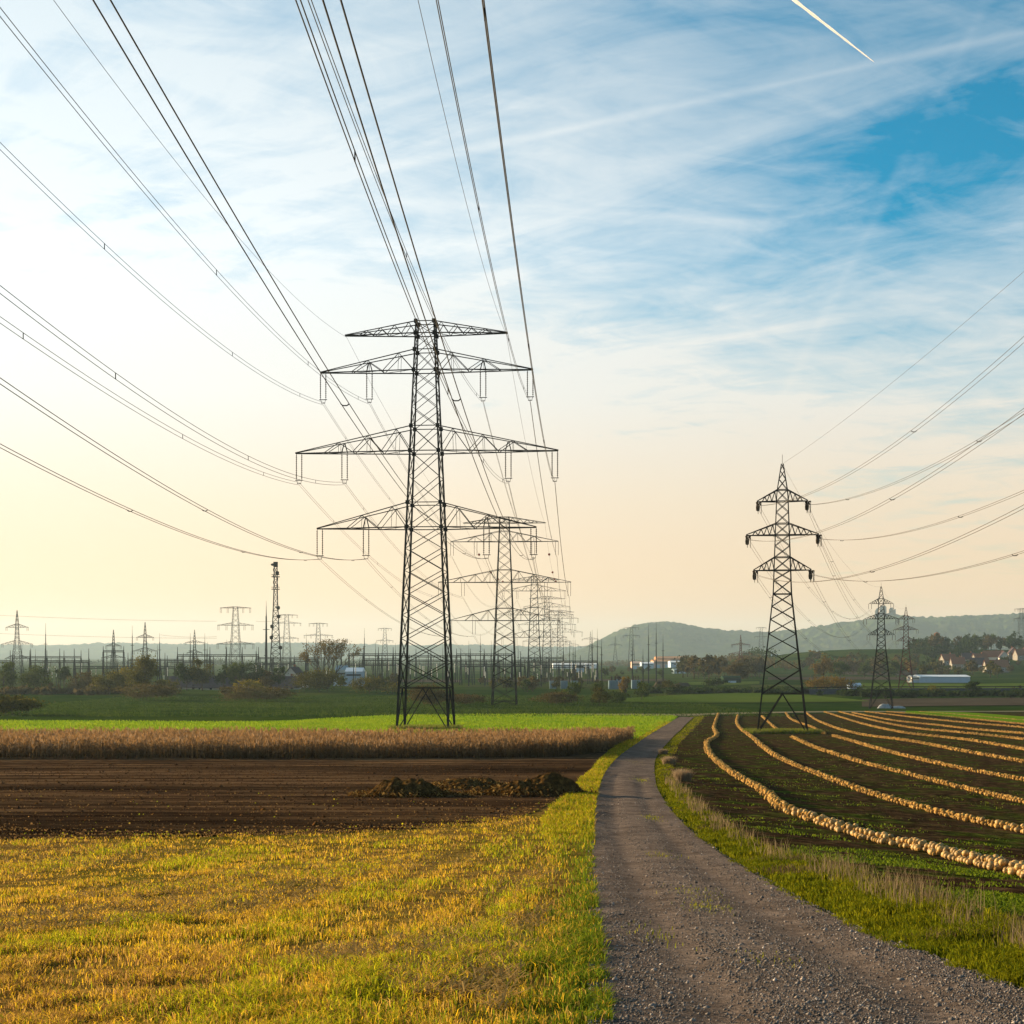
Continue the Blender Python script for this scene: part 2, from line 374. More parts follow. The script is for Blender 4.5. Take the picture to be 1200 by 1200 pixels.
def edge_x(P, y):
    o = np.argsort(P[:, 1]); return np.interp(y, P[o, 1], P[o, 0])

# left stubble meadow in front, ploughed strip, green crop, pumpkin field
plough_near = gl([(-160, 986), (100, 984), (400, 977), (540, 967), (632, 950), (676, 917), (719, 889)])
plough_far = gl([(-160, 872), (150, 872), (400, 872), (560, 872), (640, 874), (690, 876), (728, 876)])
def clods(X, Y):
    return .07*(fbm(X*.35, Y, 1.5, 2)-.47)+.07*(fbm(X*.7, Y, .4, 4)-.47)+.025*np.sin(Y*4.2+1.5*vnoise(X, Y, 9, 8))
def stubble():
    ys = np.concatenate([np.linspace(-3, 7, 12), np.linspace(7.4, 62, 260)]); t = np.linspace(0, 1, 130)**.6
    xr = edge_x_early(TLs, ys)+.05; X = -26+(xr[:, None]+26)*t[None]; Y = np.broadcast_to(ys[:, None], X.shape); Z = H(X, Y)+.025+.05*(fbm(X, Y, 1.2, 6)-.5)
    me = grid_mesh('stubble_meadow_ground', X, Y, Z, M['stubble']); o = np.argsort(plough_near[:, 0]); nv, nu = X.shape
    inp = (Y > np.interp(X, plough_near[o, 0], plough_near[o, 1])+.25); q = inp[:-1, :-1] & inp[1:, 1:] & inp[:-1, 1:] & inp[1:, :-1]
    v = np.stack([X, Y, Z], -1).reshape(-1, 3); ii = np.arange(nv*nu).reshape(nv, nu); f = np.stack([ii[:-1, :-1], ii[:-1, 1:], ii[1:, 1:], ii[1:, :-1]], -1)[~q]
    tag(add('stubble_meadow_ground', np_mesh('stubble_meadow_ground', v, [f], M['stubble'], smooth=True)), kind='structure')
def edge_x_early(P, y):
    o = np.argsort(P[:, 1]); return np.interp(y, P[o, 1], P[o, 0])
stubble()
loft('ploughed_field', plough_near, plough_far, 320, 300, .05, M['soil'], clods, power=1.4)
GREEN_NEAR = gl([(-160, 868), (200, 868), (480, 864), (640, 868), (720, 868), (757, 866)])
GREEN_FAR = gl([(-160, 845), (60, 845), (300, 846), (400, 842), (480, 838.5), (640, 837.5), (796, 838.5)])
loft('green_crop_field', GREEN_NEAR, GREEN_FAR, 160, 80, .06, M['crop_ground'], lambda X, Y: .15*(fbm(X, Y, 3, 2)-.5))
VERGE_R = gl([(1420, 1190), (1300, 1140), (1200, 1098), (1080, 1058), (1010, 1036), (960, 1017), (900, 1000), (850, 974), (806, 938), (784, 910), (788, 882), (808, 858), (823, 843), (829, 838)])
FIELD_R = gl([(2600, 1060), (2200, 1040), (1800, 1020), (1600, 1000), (1420, 985), (1380, 960), (1350, 935), (1330, 912), (1310, 890), (1300, 875), (1290, 862), (1280, 850), (1290, 842), (1285, 833.5)])
def rcl(X, Y): return (.10*(fbm(X, Y, 1.2, 12)-.47)+.07*(fbm(X, Y, .4, 14)-.47))*(1-sst(Y, 60, 140))
loft('pumpkin_field', np.vstack([[VERGE_R[0][0]+.5, 0], VERGE_R]), np.vstack([[50, 0], FIELD_R]), 300, 320, .05, M['field_soil'], rcl, power=1.5)
M['lane'] = material('field_lane', [(.3, (.16, .14, .09)), (.7, (.26, .22, .13))], scale=.3, rough=.95, bump=.4)
loft('far_field_lane', gl([(640, 837.6), (800, 839.5), (840, 838), (1000, 835), (1280, 834)]), gl([(640, 836.6), (800, 837), (840, 836), (1000, 833.8), (1280, 833)]), 60, 4, .12, M['lane'])
M['light_green'] = material('light_meadow', [(.3, (.05, .085, .010)), (.7, (.09, .12, .02))], scale=.03, detail=8, rough=.95, bump=.4, bscale=.5, bdist=.3)
M['olive'] = material('olive_meadow', [(.3, (.030, .045, .010)), (.7, (.06, .065, .018))], scale=.02, detail=8, rough=.95, bump=.4, bscale=.5, bdist=.3)
M['browned'] = material('bare_far_soil', [(.3, (.05, .04, .028)), (.7, (.085, .065, .045))], scale=.05, detail=8, rough=.95)
def patch(name, near, far, mat, dz=.25): loft(name, gl(near), gl(far), 40, 6, dz, mat)
patch('bright_meadow_strip', [(1060, 837), (1130, 843), (1200, 849), (1300, 856)], [(1062, 834), (1130, 836), (1200, 841), (1300, 847)], M['crop_ground'])
patch('mid_meadow', [(690, 822.5), (800, 824), (900, 824), (1018, 822.5)], [(690, 822), (800, 815), (900, 813), (1018, 822)], M['light_green'])
patch('far_meadow_right', [(1000, 809), (1100, 809), (1230, 808)], [(1000, 801), (1100, 802), (1230, 801)], M['light_green'], .3)
patch('far_meadow_mid', [(790, 803), (850, 803), (890, 802)], [(800, 800), (850, 799.5), (890, 799)], M['light_green'], .3)
patch('hillside_meadow', [(968, 784), (1050, 785), (1120, 782)], [(975, 775), (1050, 776), (1110, 775)], M['olive'], .5)
for near, far, mt, dz in [([(545, 806), (640, 806.5), (760, 806)], [(545, 803), (640, 802.5), (760, 803)], 'olive', .25), ([(560, 800), (660, 799), (780, 798.5)], [(560, 797), (660, 796.5), (780, 796)], 'browned', .3), ([(880, 806.5), (950, 806), (1000, 806)], [(880, 803), (950, 803), (1000, 803)], 'olive', .28),
        ([(900, 797), (960, 797), (1060, 797)], [(900, 794), (960, 793.5), (1060, 794)], 'browned', .35), ([(800, 793), (880, 793), (960, 792)], [(800, 790.5), (880, 790.5), (960, 790)], 'olive', .4), ([(985, 791), (1040, 792), (1075, 791)], [(985, 786), (1040, 787), (1075, 786)], 'browned', .45), ([(0, 803), (120, 803), (260, 802)], [(0, 800), (120, 799), (260, 800)], 'olive', .3), ([(300, 800), (420, 800), (540, 800)], [(300, 797), (420, 796.5), (540, 797)], 'browned', .3)]: patch('valley_field', near, far, M[mt], dz)
patch('bare_strip', [(1010, 829), (1100, 828), (1250, 827)], [(1010, 820), (1100, 819), (1250, 818)], M['browned'])
#patch('dark_bank', [(-120, 842), (200, 843), (420, 842), (470, 840)], [(-120, 838), (200, 839), (420, 839), (470, 839)], M['browned'])

# ------------------------------------------------------------------ hills
def ridge(name, prof, D, depth, mat, seed, rough):
    """prof: (u, v) crest; a wooded ridge standing at distance D"""
    us = np.linspace(prof[0][0], prof[-1][0], 700); vs = np.interp(us, [p[0] for p in prof], [p[1] for p in prof])
    # round the profile a little
    kern = np.hanning(31); kern /= kern.sum(); vs = np.convolve(np.pad(vs, 15, mode='edge'), kern, 'valid')
    X0 = (us-600)/1750*D; top = (768-vs)/1750*D
    t = np.linspace(0, 1, 60); rows = []
    for k, tt in enumerate(t):
        f = np.sin(min(tt*1.25, 1.0)*math.pi/2)**1.3 if tt < .8 else math.cos((tt-.8)/.2*math.pi/2)
        Y = np.full_like(X0, D-depth*(.8-tt)); X = X0*Y/D
        b = -19.0; Z = b+(top-b)*f
        n = (fbm(X, Y, 150, seed)-.47)*rough*2.2+(vnoise(X, Y, 27, seed+3)-.5)*rough*1.5+(vnoise(X, Y, 12, seed+5)-.5)*rough*1.2
        Z = Z+n*min(1, f*2)
        rows.append(np.stack([X, Y, Z], -1))
    P = np.array(rows); me = grid_mesh(name, P[..., 0], P[..., 1], P[..., 2], mat)
    return tag(add(name, me), kind='structure')
ridge('far_hills', [(-500, 760), (-150, 754), (0, 756), (60, 757), (130, 754), (240, 756), (330, 754), (470, 757), (560, 756), (640, 759), (760, 757)], 9800, 2200, M['hill'], 3, 10)
ridge('castle_hill', [(640, 775), (672, 766), (700, 751), (722, 741), (750, 732), (785, 729), (815, 735), (850, 740), (900, 741), (940, 738), (985, 731), (1020, 725), (1050, 722), (1085, 724), (1130, 722), (1200, 721), (1300, 718), (1500, 730)], 6600, 1500, M['hill'], 9, 9)

# ------------------------------------------------------------------ pylons
def interp_w(ws, z):
    return float(np.interp(z, [w[0] for w in ws], [w[1] for w in ws]))
def pylon(name, loc, yaw, spec, detail, label, group, mat=None, cut=0.0, thick=1.0):
    mat = mat or M['steel']
    root = empty(name, (loc[0], loc[1], loc[2]), -yaw, label, 'pylon', group)
    W = spec['w']; lv = [z for z in spec['levels'] if z > cut+.6]; lv = [cut]+lv
    rl, rb = spec['r'][0]*thick, spec['r'][1]*thick
    top = spec['top']
    cor = lambda z, i: Vector((((-1, 1, 1, -1)[i])*interp_w(W, z)/2, ((-1, -1, 1, 1)[i])*interp_w(W, z)/2, z-cut))
    kinks = [cut]+[w[0] for w in W if cut < w[0] < top]+[top]
    for i in range(4):
        m = MB()
        for a, b in zip(kinks[:-1], kinks[1:]):
            f0 = 1-.45*(a-cut)/(top-cut); f1 = 1-.45*(b-cut)/(top-cut)
            m.bar(cor(a, i), cor(b, i), rl*f0, rl*f1)
        m.build('leg', mat, root)
        if detail > 1:
            c = cor(cut, i); MB().box((c.x, c.y, -.1), (.9, .9, .7)).build('footing', M['concrete'], root)
    lat = MB()
    def member(a, b, r, nm='brace'):
        if detail > 1: MB().bar(a, b, r).build(nm, mat, root)
        else: lat.bar(a, b, r, n=3)
    for k, (a, b) in enumerate(zip(lv[:-1], lv[1:])):
        f = 1-.4*(a-cut)/(top-cut)
        for i in range(4):
            j = (i+1) % 4
            if k == 0 and spec.get('kbase', True):
                mid = (cor(b, i)+cor(b, j))/2
                member(cor(a, i), mid, rb*1.2); member(cor(a, j), mid, rb*1.2); member(cor(b, i), cor(b, j), rb)
                if detail > 1:
                    for q in (i, j):
                        p1 = cor(a, q)*.5+mid*.5; member(p1, cor(a*.5+b*.5, q), rb*.7, 'strut')
            else:
                member(cor(a, i), cor(b, j), rb*f); member(cor(a, j), cor(b, i), rb*f)
    for z in spec['rings']:
        for i in range(4): member(cor(z, i), cor(z, (i+1) % 4), rb, 'tie')
        if detail > 1 and spec.get('plates'):
            for i in range(4): MB().box(tuple(cor(z, i)), (rl*2.2, rl*2.2, rl*2.4)).build('gusset_plate', mat, root)
    for arm in spec['arms']:
        zb, zt, hl = arm['z'], arm['join'], arm['half']; m = MB(); web = MB()
        arm_o = None; mem = []
        rc = spec['r'][2]*thick
        for s in (-1, 1):
            wb, wt = interp_w(W, zb)/2, interp_w(W, zt)/2; tip = Vector((s*hl, 0, zb-cut+arm.get('rise', 0)))
            B = [Vector((s*wb, q*wb, zb-cut)) for q in (-1, 1)]; T = [Vector((s*wt, q*wt, zt-cut)) for q in (-1, 1)]
            for q in (0, 1):
                tq = tip+Vector((0, (-.18, .18)[q], 0)); tt = tq+Vector((0, 0, .12))
                m.bar(B[q], tq, rc*1.15, rc*1.0); m.bar(T[q], tt, rc, rc*.8)
                n = arm['bays']
                for k in range(1, n):
                    f0 = k/n; f1 = (k-.5)/n
                    tp = T[q].lerp(tt, f1); mem.append((B[q].lerp(tq, (k-1)/n), tp, rb*.75)); mem.append((tp, B[q].lerp(tq, f0), rb*.75))
                    if arm.get('posts'): mem.append((tp, B[q].lerp(tq, f1), rb*.45))
            for k in range(1, arm['bays']):
                f = k/arm['bays']; g = (k-1)/arm['bays']
                a0, a1 = B[0].lerp(tip, f), B[1].lerp(tip, f); b0 = B[0].lerp(tip, g)
                mem.append((a0, a1, rb*.6)); mem.append((b0, a1, rb*.6))
            m.bar(tip+Vector((0, -.3, .05)), tip+Vector((0, .3, .05)), rc*1.6)
        for q in (-1, 1):
            m.bar((-wb, q*wb, zb-cut), (wb, q*wb, zb-cut), rc)
        arm_o = m.build('crossarm', mat, root)
        for a, b, r in mem:
            if detail > 1: MB().bar(a, b, r).build('arm_brace', mat, arm_o)
            else: web.bar(a, b, r, n=3)
        if web.v and detail == 1: tag(web.build('arm_lattice', mat, arm_o), kind='stuff')
        # insulators
        for hx in arm.get('hang', []):
            for s in (-1, 1):
                x = s*hx; zt_ = zb-cut+arm.get('rise', 0)*abs(hx)/hl
                if detail > 1:
                    ins = MB().box((x, 0, zt_-3.95), (1.15, .10, .10)).box((x, 0, zt_-4.45), (.6, .09, .09)).bar((x-.25, 0, zt_-4.4), (x-.35, 0, zt_-3.95), .04).bar((x+.25, 0, zt_-4.4), (x+.35, 0, zt_-3.95), .04).build('insulator_set', mat, root)
                    for e in (-.4, .4):
                        prof = [(.03, 0)]
                        for q in range(13):
                            zz = -.35-q*.27; prof += [(.05, zz+.07), (.13, zz), (.05, zz-.06)]
                        prof += [(.03, -3.9)]
                        MB().lathe((x+e, 0, zt_), prof, 6).build('insulator_string', M['insul'], ins)
                    if hx < hl*.8: # hanger frame over an inner string
                        hz = (zt-zb)*(1-hx/hl)
                        for e in (-.45, .45): MB().bar((x+e, 0, zt_), (x+e*.15, 0, zt_+hz), rb*1.1).build('hanger', mat, arm_o)
                else:
                    for e in (-.4, .4): MB().bar((x+e, 0, zt_), (x+e, 0, zt_-spec.get('string', 4)), .07*thick, n=3).build('insulator_string', M['insul'], root)
        if arm.get('strain') and detail >= 1:
            for s in (-1, 1):
                x = s*arm['half']*.985; zz = zb-cut
                sp = spec['spandirs']
                for d in sp:
                    for e in (-.2, .2):
                        p0 = Vector((x+e, 0, zz-.1)); p1 = p0+Vector(d)*1.7; pr = MB(); pr.bar(p0, p1, .05, n=5)
                        for q in range(8): c = p0.lerp(p1, .15+q*.1); pr.bar(c, c+Vector(d)*.06, .10, n=6)
                        pr.build('insulator_string', M['insul'], root)
                a, b = Vector((x, 0, zz-.1))+Vector(sp[0])*1.7, Vector((x, 0, zz-.1))+Vector(sp[1])*1.7
                for e in (-.2, .2):
                    pts = [(a.lerp(b, t)+Vector((e, 0, -1.3*4*t*(1-t)-.0)))for t in np.linspace(0, 1, 9)]
                    MB().tube(pts, .035).build('jumper_loop', M['wire'], root)
                MB().lathe((x, 0, zz-1.25), [(.05, 0), (.22, .1), (.26, .5), (.2, .95), (.06, 1.1)], 8).build('strain_fitting', M['insul'], root)
    if lat.v: tag(lat.build('lattice', mat, root), kind='stuff')
    if spec.get('spike'): MB().bar((0, 0, top-cut), (0, 0, top-cut+spec['spike']), .035).build('lightning_rod', mat, root)
    return root

BIG = dict(w=[(0, 7.5), (59.75, 2.65)], top=59.75, r=(.23, .085, .095), plates=True,
    levels=[0, 6.2, 9.9, 13.4, 16.8, 20.1, 23.3, 26.5, 29.6, 33.2, 37, 40.75, 44.4, 47.2, 50, 52.6, 55.6, 58, 59.75], rings=[29.6, 33.2, 40.75, 44.4, 52.6, 55.6, 58, 59.75],
    arms=[dict(z=58, join=59.75, half=11.9, bays=5), dict(z=52.6, join=55.6, half=15.6, bays=3, posts=True, hang=(15.3, 8.4)),
          dict(z=40.75, join=44.4, half=19.3, bays=4, posts=True, hang=(18.9, 12.1)), dict(z=29.6, join=33.2, half=16.1, bays=3, posts=True, hang=(15.8, 8.9))])
MEDW = [(0, 6.4), (18.2, 2.35), (31.0, 1.45), (31.8, 1.3), (35.2, .25)]
def med(spandirs, strain, hang):
    return dict(w=MEDW, top=35.2, r=(.14, .074, .076), spike=1.2, string=1.6, levels=[0, 5.2, 8.3, 10.9, 13, 14.9, 16.6, 18.2, 20, 21.3, 23, 24.5, 25.9, 27.4, 28.9, 30.3, 31.8, 33.2, 34.3, 35.2],
        rings=[18.2, 21.3, 23, 25.9, 27.4, 30.3, 31.8], plates=False, spandirs=spandirs,
        arms=[dict(z=30.3, join=31.8, half=3.2, bays=4, strain=strain, hang=(3.1,) if hang else ()), dict(z=25.9, join=27.4, half=4.6, bays=5, strain=strain, hang=(4.5,) if hang else ()), dict(z=21.3, join=23, half=3.65, bays=4, strain=strain, hang=(3.55,) if hang else ())])
BIGP = [(-12.6, 219.0, .08, 0), (-2.2, 435.0, .05, 5.0), (11.0, 740.0, .05, 5.0), (23.4, 1000.0, .05, 4.0), (41.7, 1290.0, .05, 4.0)]
big_labels = ['tallest dark lattice pylon with four crossarms, standing behind the brown maize', 'second tall lattice pylon of the row, directly right behind the tallest one',
    'third tall lattice pylon of the row, in front of the switchyard masts', 'fourth tall lattice pylon of the row, hazy and partly behind the third', 'faint farthest tall lattice pylon at the end of the row']
for i, (x, y, yaw, cut) in enumerate(BIGP):
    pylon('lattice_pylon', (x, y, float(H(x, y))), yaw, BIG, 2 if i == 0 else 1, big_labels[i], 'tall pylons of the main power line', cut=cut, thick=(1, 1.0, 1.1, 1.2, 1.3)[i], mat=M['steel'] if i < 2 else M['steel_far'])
    BIGP[i] = (x, y, yaw, cut, float(H(x, y))-cut)
MEDP = [(35.3, 195.0, .17), (106.3, 430.0, .3), (162.0, 614.0, .3)]
med_labels = ['dark lattice pylon with three crossarms standing in the pumpkin field', 'smaller lattice pylon at the far end of the pumpkin field below the castle hill', 'reddish lattice pylon beyond the pumpkin field, beside the white warehouse']
u0 = Vector((31.4-35.3, 40-195, 4)).normalized(); u1 = Vector((106.3-35.3, 430-195, -4.5)).normalized()
rot = lambda v, a: tuple(Matrix.Rotation(a, 3, 'Z') @ v)
for i, (x, y, yaw) in enumerate(MEDP):
    spec = med((rot(u0+Vector((0, 0, -.10)), yaw), rot(u1+Vector((0, 0, -.12)), yaw)), i == 0, i > 0)
    pylon('lattice_pylon', (x, y, float(H(x, y))), yaw, spec, 2 if i == 0 else 1, med_labels[i], 'pylons of the right-hand power line', mat=(M['steel'], M['steel'], M['rusty'])[i], thick=(1, 1, 1.15)[i])
    MEDP[i] = (x, y, yaw, float(H(x, y)))

# ------------------------------------------------------------------ conductors
def span(a, b, k, n):
    a = Vector(a); b = Vector(b); l = (b-a).xy.length
    return [a.lerp(b, t)-Vector((0, 0, k*l*l*t*(1-t))) for t in np.linspace(0, 1, n)]
def offset(pts, d):
    out = []
    for i, p in enumerate(pts):
        t = (pts[min(i+1, len(pts)-1)]-pts[max(i-1, 0)]); s = Vector((t.y, -t.x, 0)).normalized(); out.append(p+s*d)
    return out
def power_line(name, spans, label, group, twin, r, spacer_gap, balls=None, upright=False):
    root = empty(name, tuple(spans[0][-1]), 0, label, 'power line', group); o = spans[0][-1]
    pts = []
    for i, s in enumerate(spans): pts += s if i == 0 else s[1:]
    n1 = len(spans[0])
    for d in ((-.2, .2) if twin else (0,)):
        q = [p-o+Vector((0, 0, d)) for p in pts] if upright else [p-o for p in offset(pts, d)]; rr = [r if i < n1 else r*1.1 for i in range(len(q))]
        MB().tube(q, rr, 4).build('wire', M['wire'], root)
    if twin:
        for si, s in enumerate(spans[:2]):
            L_ = (s[-1]-s[0]).length; c = max(2, int(L_/spacer_gap)); off = random.random()*.6
            for k in range(c):
                t = (k+.3+off)/c
                if t >= .98: continue
                f = t*(len(s)-1); i = int(f); p = s[i].lerp(s[i+1], f-i)-o
                dd = (s[i+1]-s[i]); sv = Vector((dd.y, -dd.x, 0)).normalized()
                if upright: MB().bar(p-Vector((0, 0, .22)), p+Vector((0, 0, .22)), .035).build('spacer', M['steel'], root); continue
                MB().bar(p-sv*.22, p-sv*.1-Vector((0, 0, .1)), .035).bar(p-sv*.1-Vector((0, 0, .1)), p+sv*.1-Vector((0, 0, .1)), .035).bar(p+sv*.1-Vector((0, 0, .1)), p+sv*.22, .035).build('spacer', M['steel'], root)
    if balls:
        s = spans[2]
        for t in balls:
            f = t*(len(s)-1); i = int(f); p = s[i].lerp(s[i+1], f-i)-o
            MB().lathe(tuple(p), [(.05, -.42), (.3, -.3), (.42, 0), (.3, .3), (.05, .42)], 8).build('marker_ball', M['ball'], root)
    return root
ATT = {'A1Lo': (-15.3, 48.1), 'A1Li': (-8.4, 48.1), 'A1Ri': (8.4, 48.1), 'A1Ro': (15.3, 48.1), 'A2Lo': (-18.9, 36.3), 'A2Li': (-12.1, 36.3), 'A2Ri': (12.1, 36.3), 'A2Ro': (18.9, 36.3),
       'A3Lo': (-15.8, 25.15), 'A3Li': (-8.9, 25.15), 'A3Ri': (8.9, 25.15), 'A3Ro': (15.8, 25.15), 'EL': (-11.8, 57.8), 'ER': (11.8, 57.8)}
DK = dict(A1Lo=2, A1Li=1, A2Lo=-7, A2Li=6, A3Lo=-2, A3Li=-1, EL=3, ER=-3, A1Ro=3, A2Ro=-3, A3Ri=-3, A3Ro=0, A2Ri=4, A1Ri=0)
RISE = {'A1': 1.25, 'A2': 6.45, 'A3': 13.0, 'E': -1.59}
WORDS = {'A1': 'top conductor arm', 'A2': 'widest middle arm', 'A3': 'lowest arm'}
POS = {'Lo': 'outer left end', 'Li': 'inner left part', 'Ri': 'inner right part', 'Ro': 'outer right end'}
for n, (ax, az) in ATT.items():
    earth = n[0] == 'E'; lvn = 'E' if earth else n[:2]; k = 4.7e-4+DK[n]*1e-5
    def at(i):
        x, y, yaw, cut, zb = BIGP[i]; return Vector((x+ax*math.cos(yaw), y-ax*math.sin(yaw), zb+az))
    a = at(0); b0 = Vector((-18.46+.686*ax*math.cos(.1045), -60-.686*ax*math.sin(.1045), BIGP[0][4]+RISE[lvn]+az))
    sp = [span(b0, a, k, 90)]+[span(at(i), at(i+1), (3.0e-4, 3.4e-4, 3.4e-4)[i] if not earth else 2.6e-4, 40) for i in range(3)]
    if earth: lab = 'single thin earth wire from the %s tip of the tallest pylon\'s top arm' % ('left' if n == 'EL' else 'right')
    else: lab = 'twin conductor hanging at the %s of the tallest pylon\'s %s' % (POS[n[2:]], WORDS[lvn])
    power_line('earth_wire' if earth else 'twin_conductor', sp, lab, 'conductors of the main power line', not earth, .020 if earth else .024, 45, (.22, .45, .62, .75) if earth else None, upright=lvn in ('A1', 'A2'))
AR = {'A1L': (-3.15, 29.8), 'A1R': (3.15, 29.8), 'A2L': (-4.5, 25.4), 'A2R': (4.5, 25.4), 'A3L': (-3.55, 20.8), 'A3R': (3.55, 20.8), 'E': (0, 35.2)}
RR = {'A1': 3.48, 'A2': 2.51, 'A3': 2.31, 'E': 1.43}
AW = {'A1': 'uppermost', 'A2': 'middle', 'A3': 'lowest'}
for n, (ax, az) in AR.items():
    earth = n == 'E'; lvn = 'E' if earth else n[:2]
    def at(i):
        x, y, yaw, zb = MEDP[i]; return Vector((x+ax*math.cos(yaw), y-ax*math.sin(yaw), zb+az-(1.2 if (i > 0 and not earth) else 0)))
    a = at(0); b0 = Vector((31.4+.98*ax, 40, MEDP[0][3]+RR[lvn]+az))
    sp = [span(b0, a, 2.4e-4 if earth else 7.7e-4, 70)]+[span(at(i), at(i+1), 3.0e-4 if earth else 5e-4, 40) for i in range(2)]
    lab = 'single thin earth wire from the peak of the pylon in the pumpkin field' if earth else 'twin conductor tied to the %s side of the %s arm of the pumpkin field pylon' % ({'L': 'left', 'R': 'right'}[n[2]], AW[lvn])
    power_line('earth_wire' if earth else 'twin_conductor', sp, lab, 'conductors of the right-hand power line', not earth, .014 if earth else .018, 45)

# ------------------------------------------------------------------ distant pylons
def donau(h, arms, w0, r=.2):
    z = lambda f: h*f
    return dict(w=[(0, w0), (h*.62, w0*.28), (h*.86, w0*.17), (h, .2)], top=h, r=(r, r*.5, r*.6), levels=[0]+[h*f for f in (.14, .25, .35, .44, .52, .59, .65, .71, .77, .83, .89, .95, 1)], rings=[], kbase=True,
        arms=[dict(z=z(f), join=z(f)+h*.05, half=hf, bays=4, hang=(hf*.95,), rise=0) for f, hf in arms], string=2)
def tee(h, arms, w0, r=.2):
    return dict(w=[(0, w0), (h, w0*.33)], top=h, r=(r, r*.5, r*.6), levels=[0]+[h*f for f in (.13, .25, .36, .46, .55, .63, .71, .78, .85, .92, 1)], rings=[h], kbase=True,
        arms=[dict(z=h*f-.8, join=h*f+.8 if f < .97 else h, half=hf, bays=4, hang=(hf*.95, hf*.5)) for f, hf in arms], string=3)
def far_pylon(u, vtop, vbase, D, kind, arms, label, thick=1.6, mat='steel_far', w=None):
    x = (u-600)/1750*D; z = float(H(x, D)); h = (768-vtop)/1750*D-z
    sp = (donau if kind == 'd' else tee)(h, [(f, a/1750*D) for f, a in arms], w or h*.17, .12)
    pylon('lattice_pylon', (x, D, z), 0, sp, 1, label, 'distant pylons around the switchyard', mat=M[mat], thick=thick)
far_pylon(20, 715, 790, 880, 'd', [(.76, 13), (.53, 18), (.33, 14)], 'far lattice pylon with three arms at the left end of the switchyard')
far_pylon(133, 738, 785, 950, 'd', [(.68, 9), (.45, 14)], 'small two-armed pylon rising from the switchyard left of the yellowish bushes')
far_pylon(170, 729, 785, 930, 'd', [(.74, 10), (.51, 14), (.3, 14)], 'three-armed pylon directly behind the tallest yellowish bush')
far_pylon(228, 738, 785, 1200, 'd', [(.72, 11), (.5, 9)], 'faint pylon left of the flat-topped pylon', 1.8)
far_pylon(276, 711, 786, 900, 't', [(1, 18), (.77, 21), (.52, 22)], 'flat-topped pylon with three wide arms left of the radio mast')
far_pylon(336, 720, 786, 1500, 't', [(1, 13), (.86, 17), (.6, 14)], 'faint flat-topped pylon directly right of the radio mast', 1.8)
far_pylon(373, 730, 786, 1500, 't', [(1, 11), (.76, 17)], 'faint flat-topped pylon behind the bare autumn tree', 1.8)
far_pylon(451, 736, 786, 2000, 't', [(1, 8), (.7, 10)], 'very faint pylon left of the tallest pylon', 2)
far_pylon(740, 735, 782, 2100, 't', [(1, 9), (.8, 10)], 'hazy pylon in front of the wooded castle hill\'s left slope', 2)
far_pylon(721, 745, 782, 2300, 'd', [(.7, 8)], 'hazy small pylon at the left foot of the wooded hill', 2)
far_pylon(868, 744, 792, 1150, 'd', [(.76, 11), (.55, 14)], 'reddish two-armed pylon above the dark green shed', 1.8, 'rusty')
far_pylon(892, 735, 780, 2600, 't', [(1, 6), (.75, 8)], 'very faint pylon on the slope left of the pumpkin field pylon', 2)
far_pylon(1197, 713, 765, 1700, 't', [(1, 8), (.8, 9)], 'hazy pylon at the right edge behind the wooded knoll', 1.8)
far_pylon(692, 740, 786, 1700, 'd', [(.8, 10), (.6, 12)], 'faint pylon at the end of the row, beside the thin masts', 1.8)

def far_wire(u0, v0, u1, v1, D, sag, label):
    a = Vector(((u0-600)/1750*D, D, (768-v0)/1750*D)); b = Vector(((u1-600)/1750*D, D, (768-v1)/1750*D)); pts = [a.lerp(b, t)-Vector((0, 0, sag*4*t*(1-t))) for t in np.linspace(0, 1, 24)]
    MB_ = MB().tube([p-a for p in pts], .07, 3); tag(MB_.build('power_line', M['wire'], None, tuple(a)), label, 'power line', 'faint conductors above the switchyard')
far_wire(-120, 714, 254, 728, 900, 1.5, 'faint conductor running from the left edge to the flat-topped pylon')
far_wire(-120, 736, 254, 748, 905, 1.5, 'lower faint conductor running to the flat-topped pylon')
far_wire(300, 728, 336, 724, 900, 1, 'faint conductor between flat-topped pylon and radio mast')
far_wire(188, 744, 254, 746, 910, .8, 'short faint conductor between the bush-side pylon and flat-topped pylon')
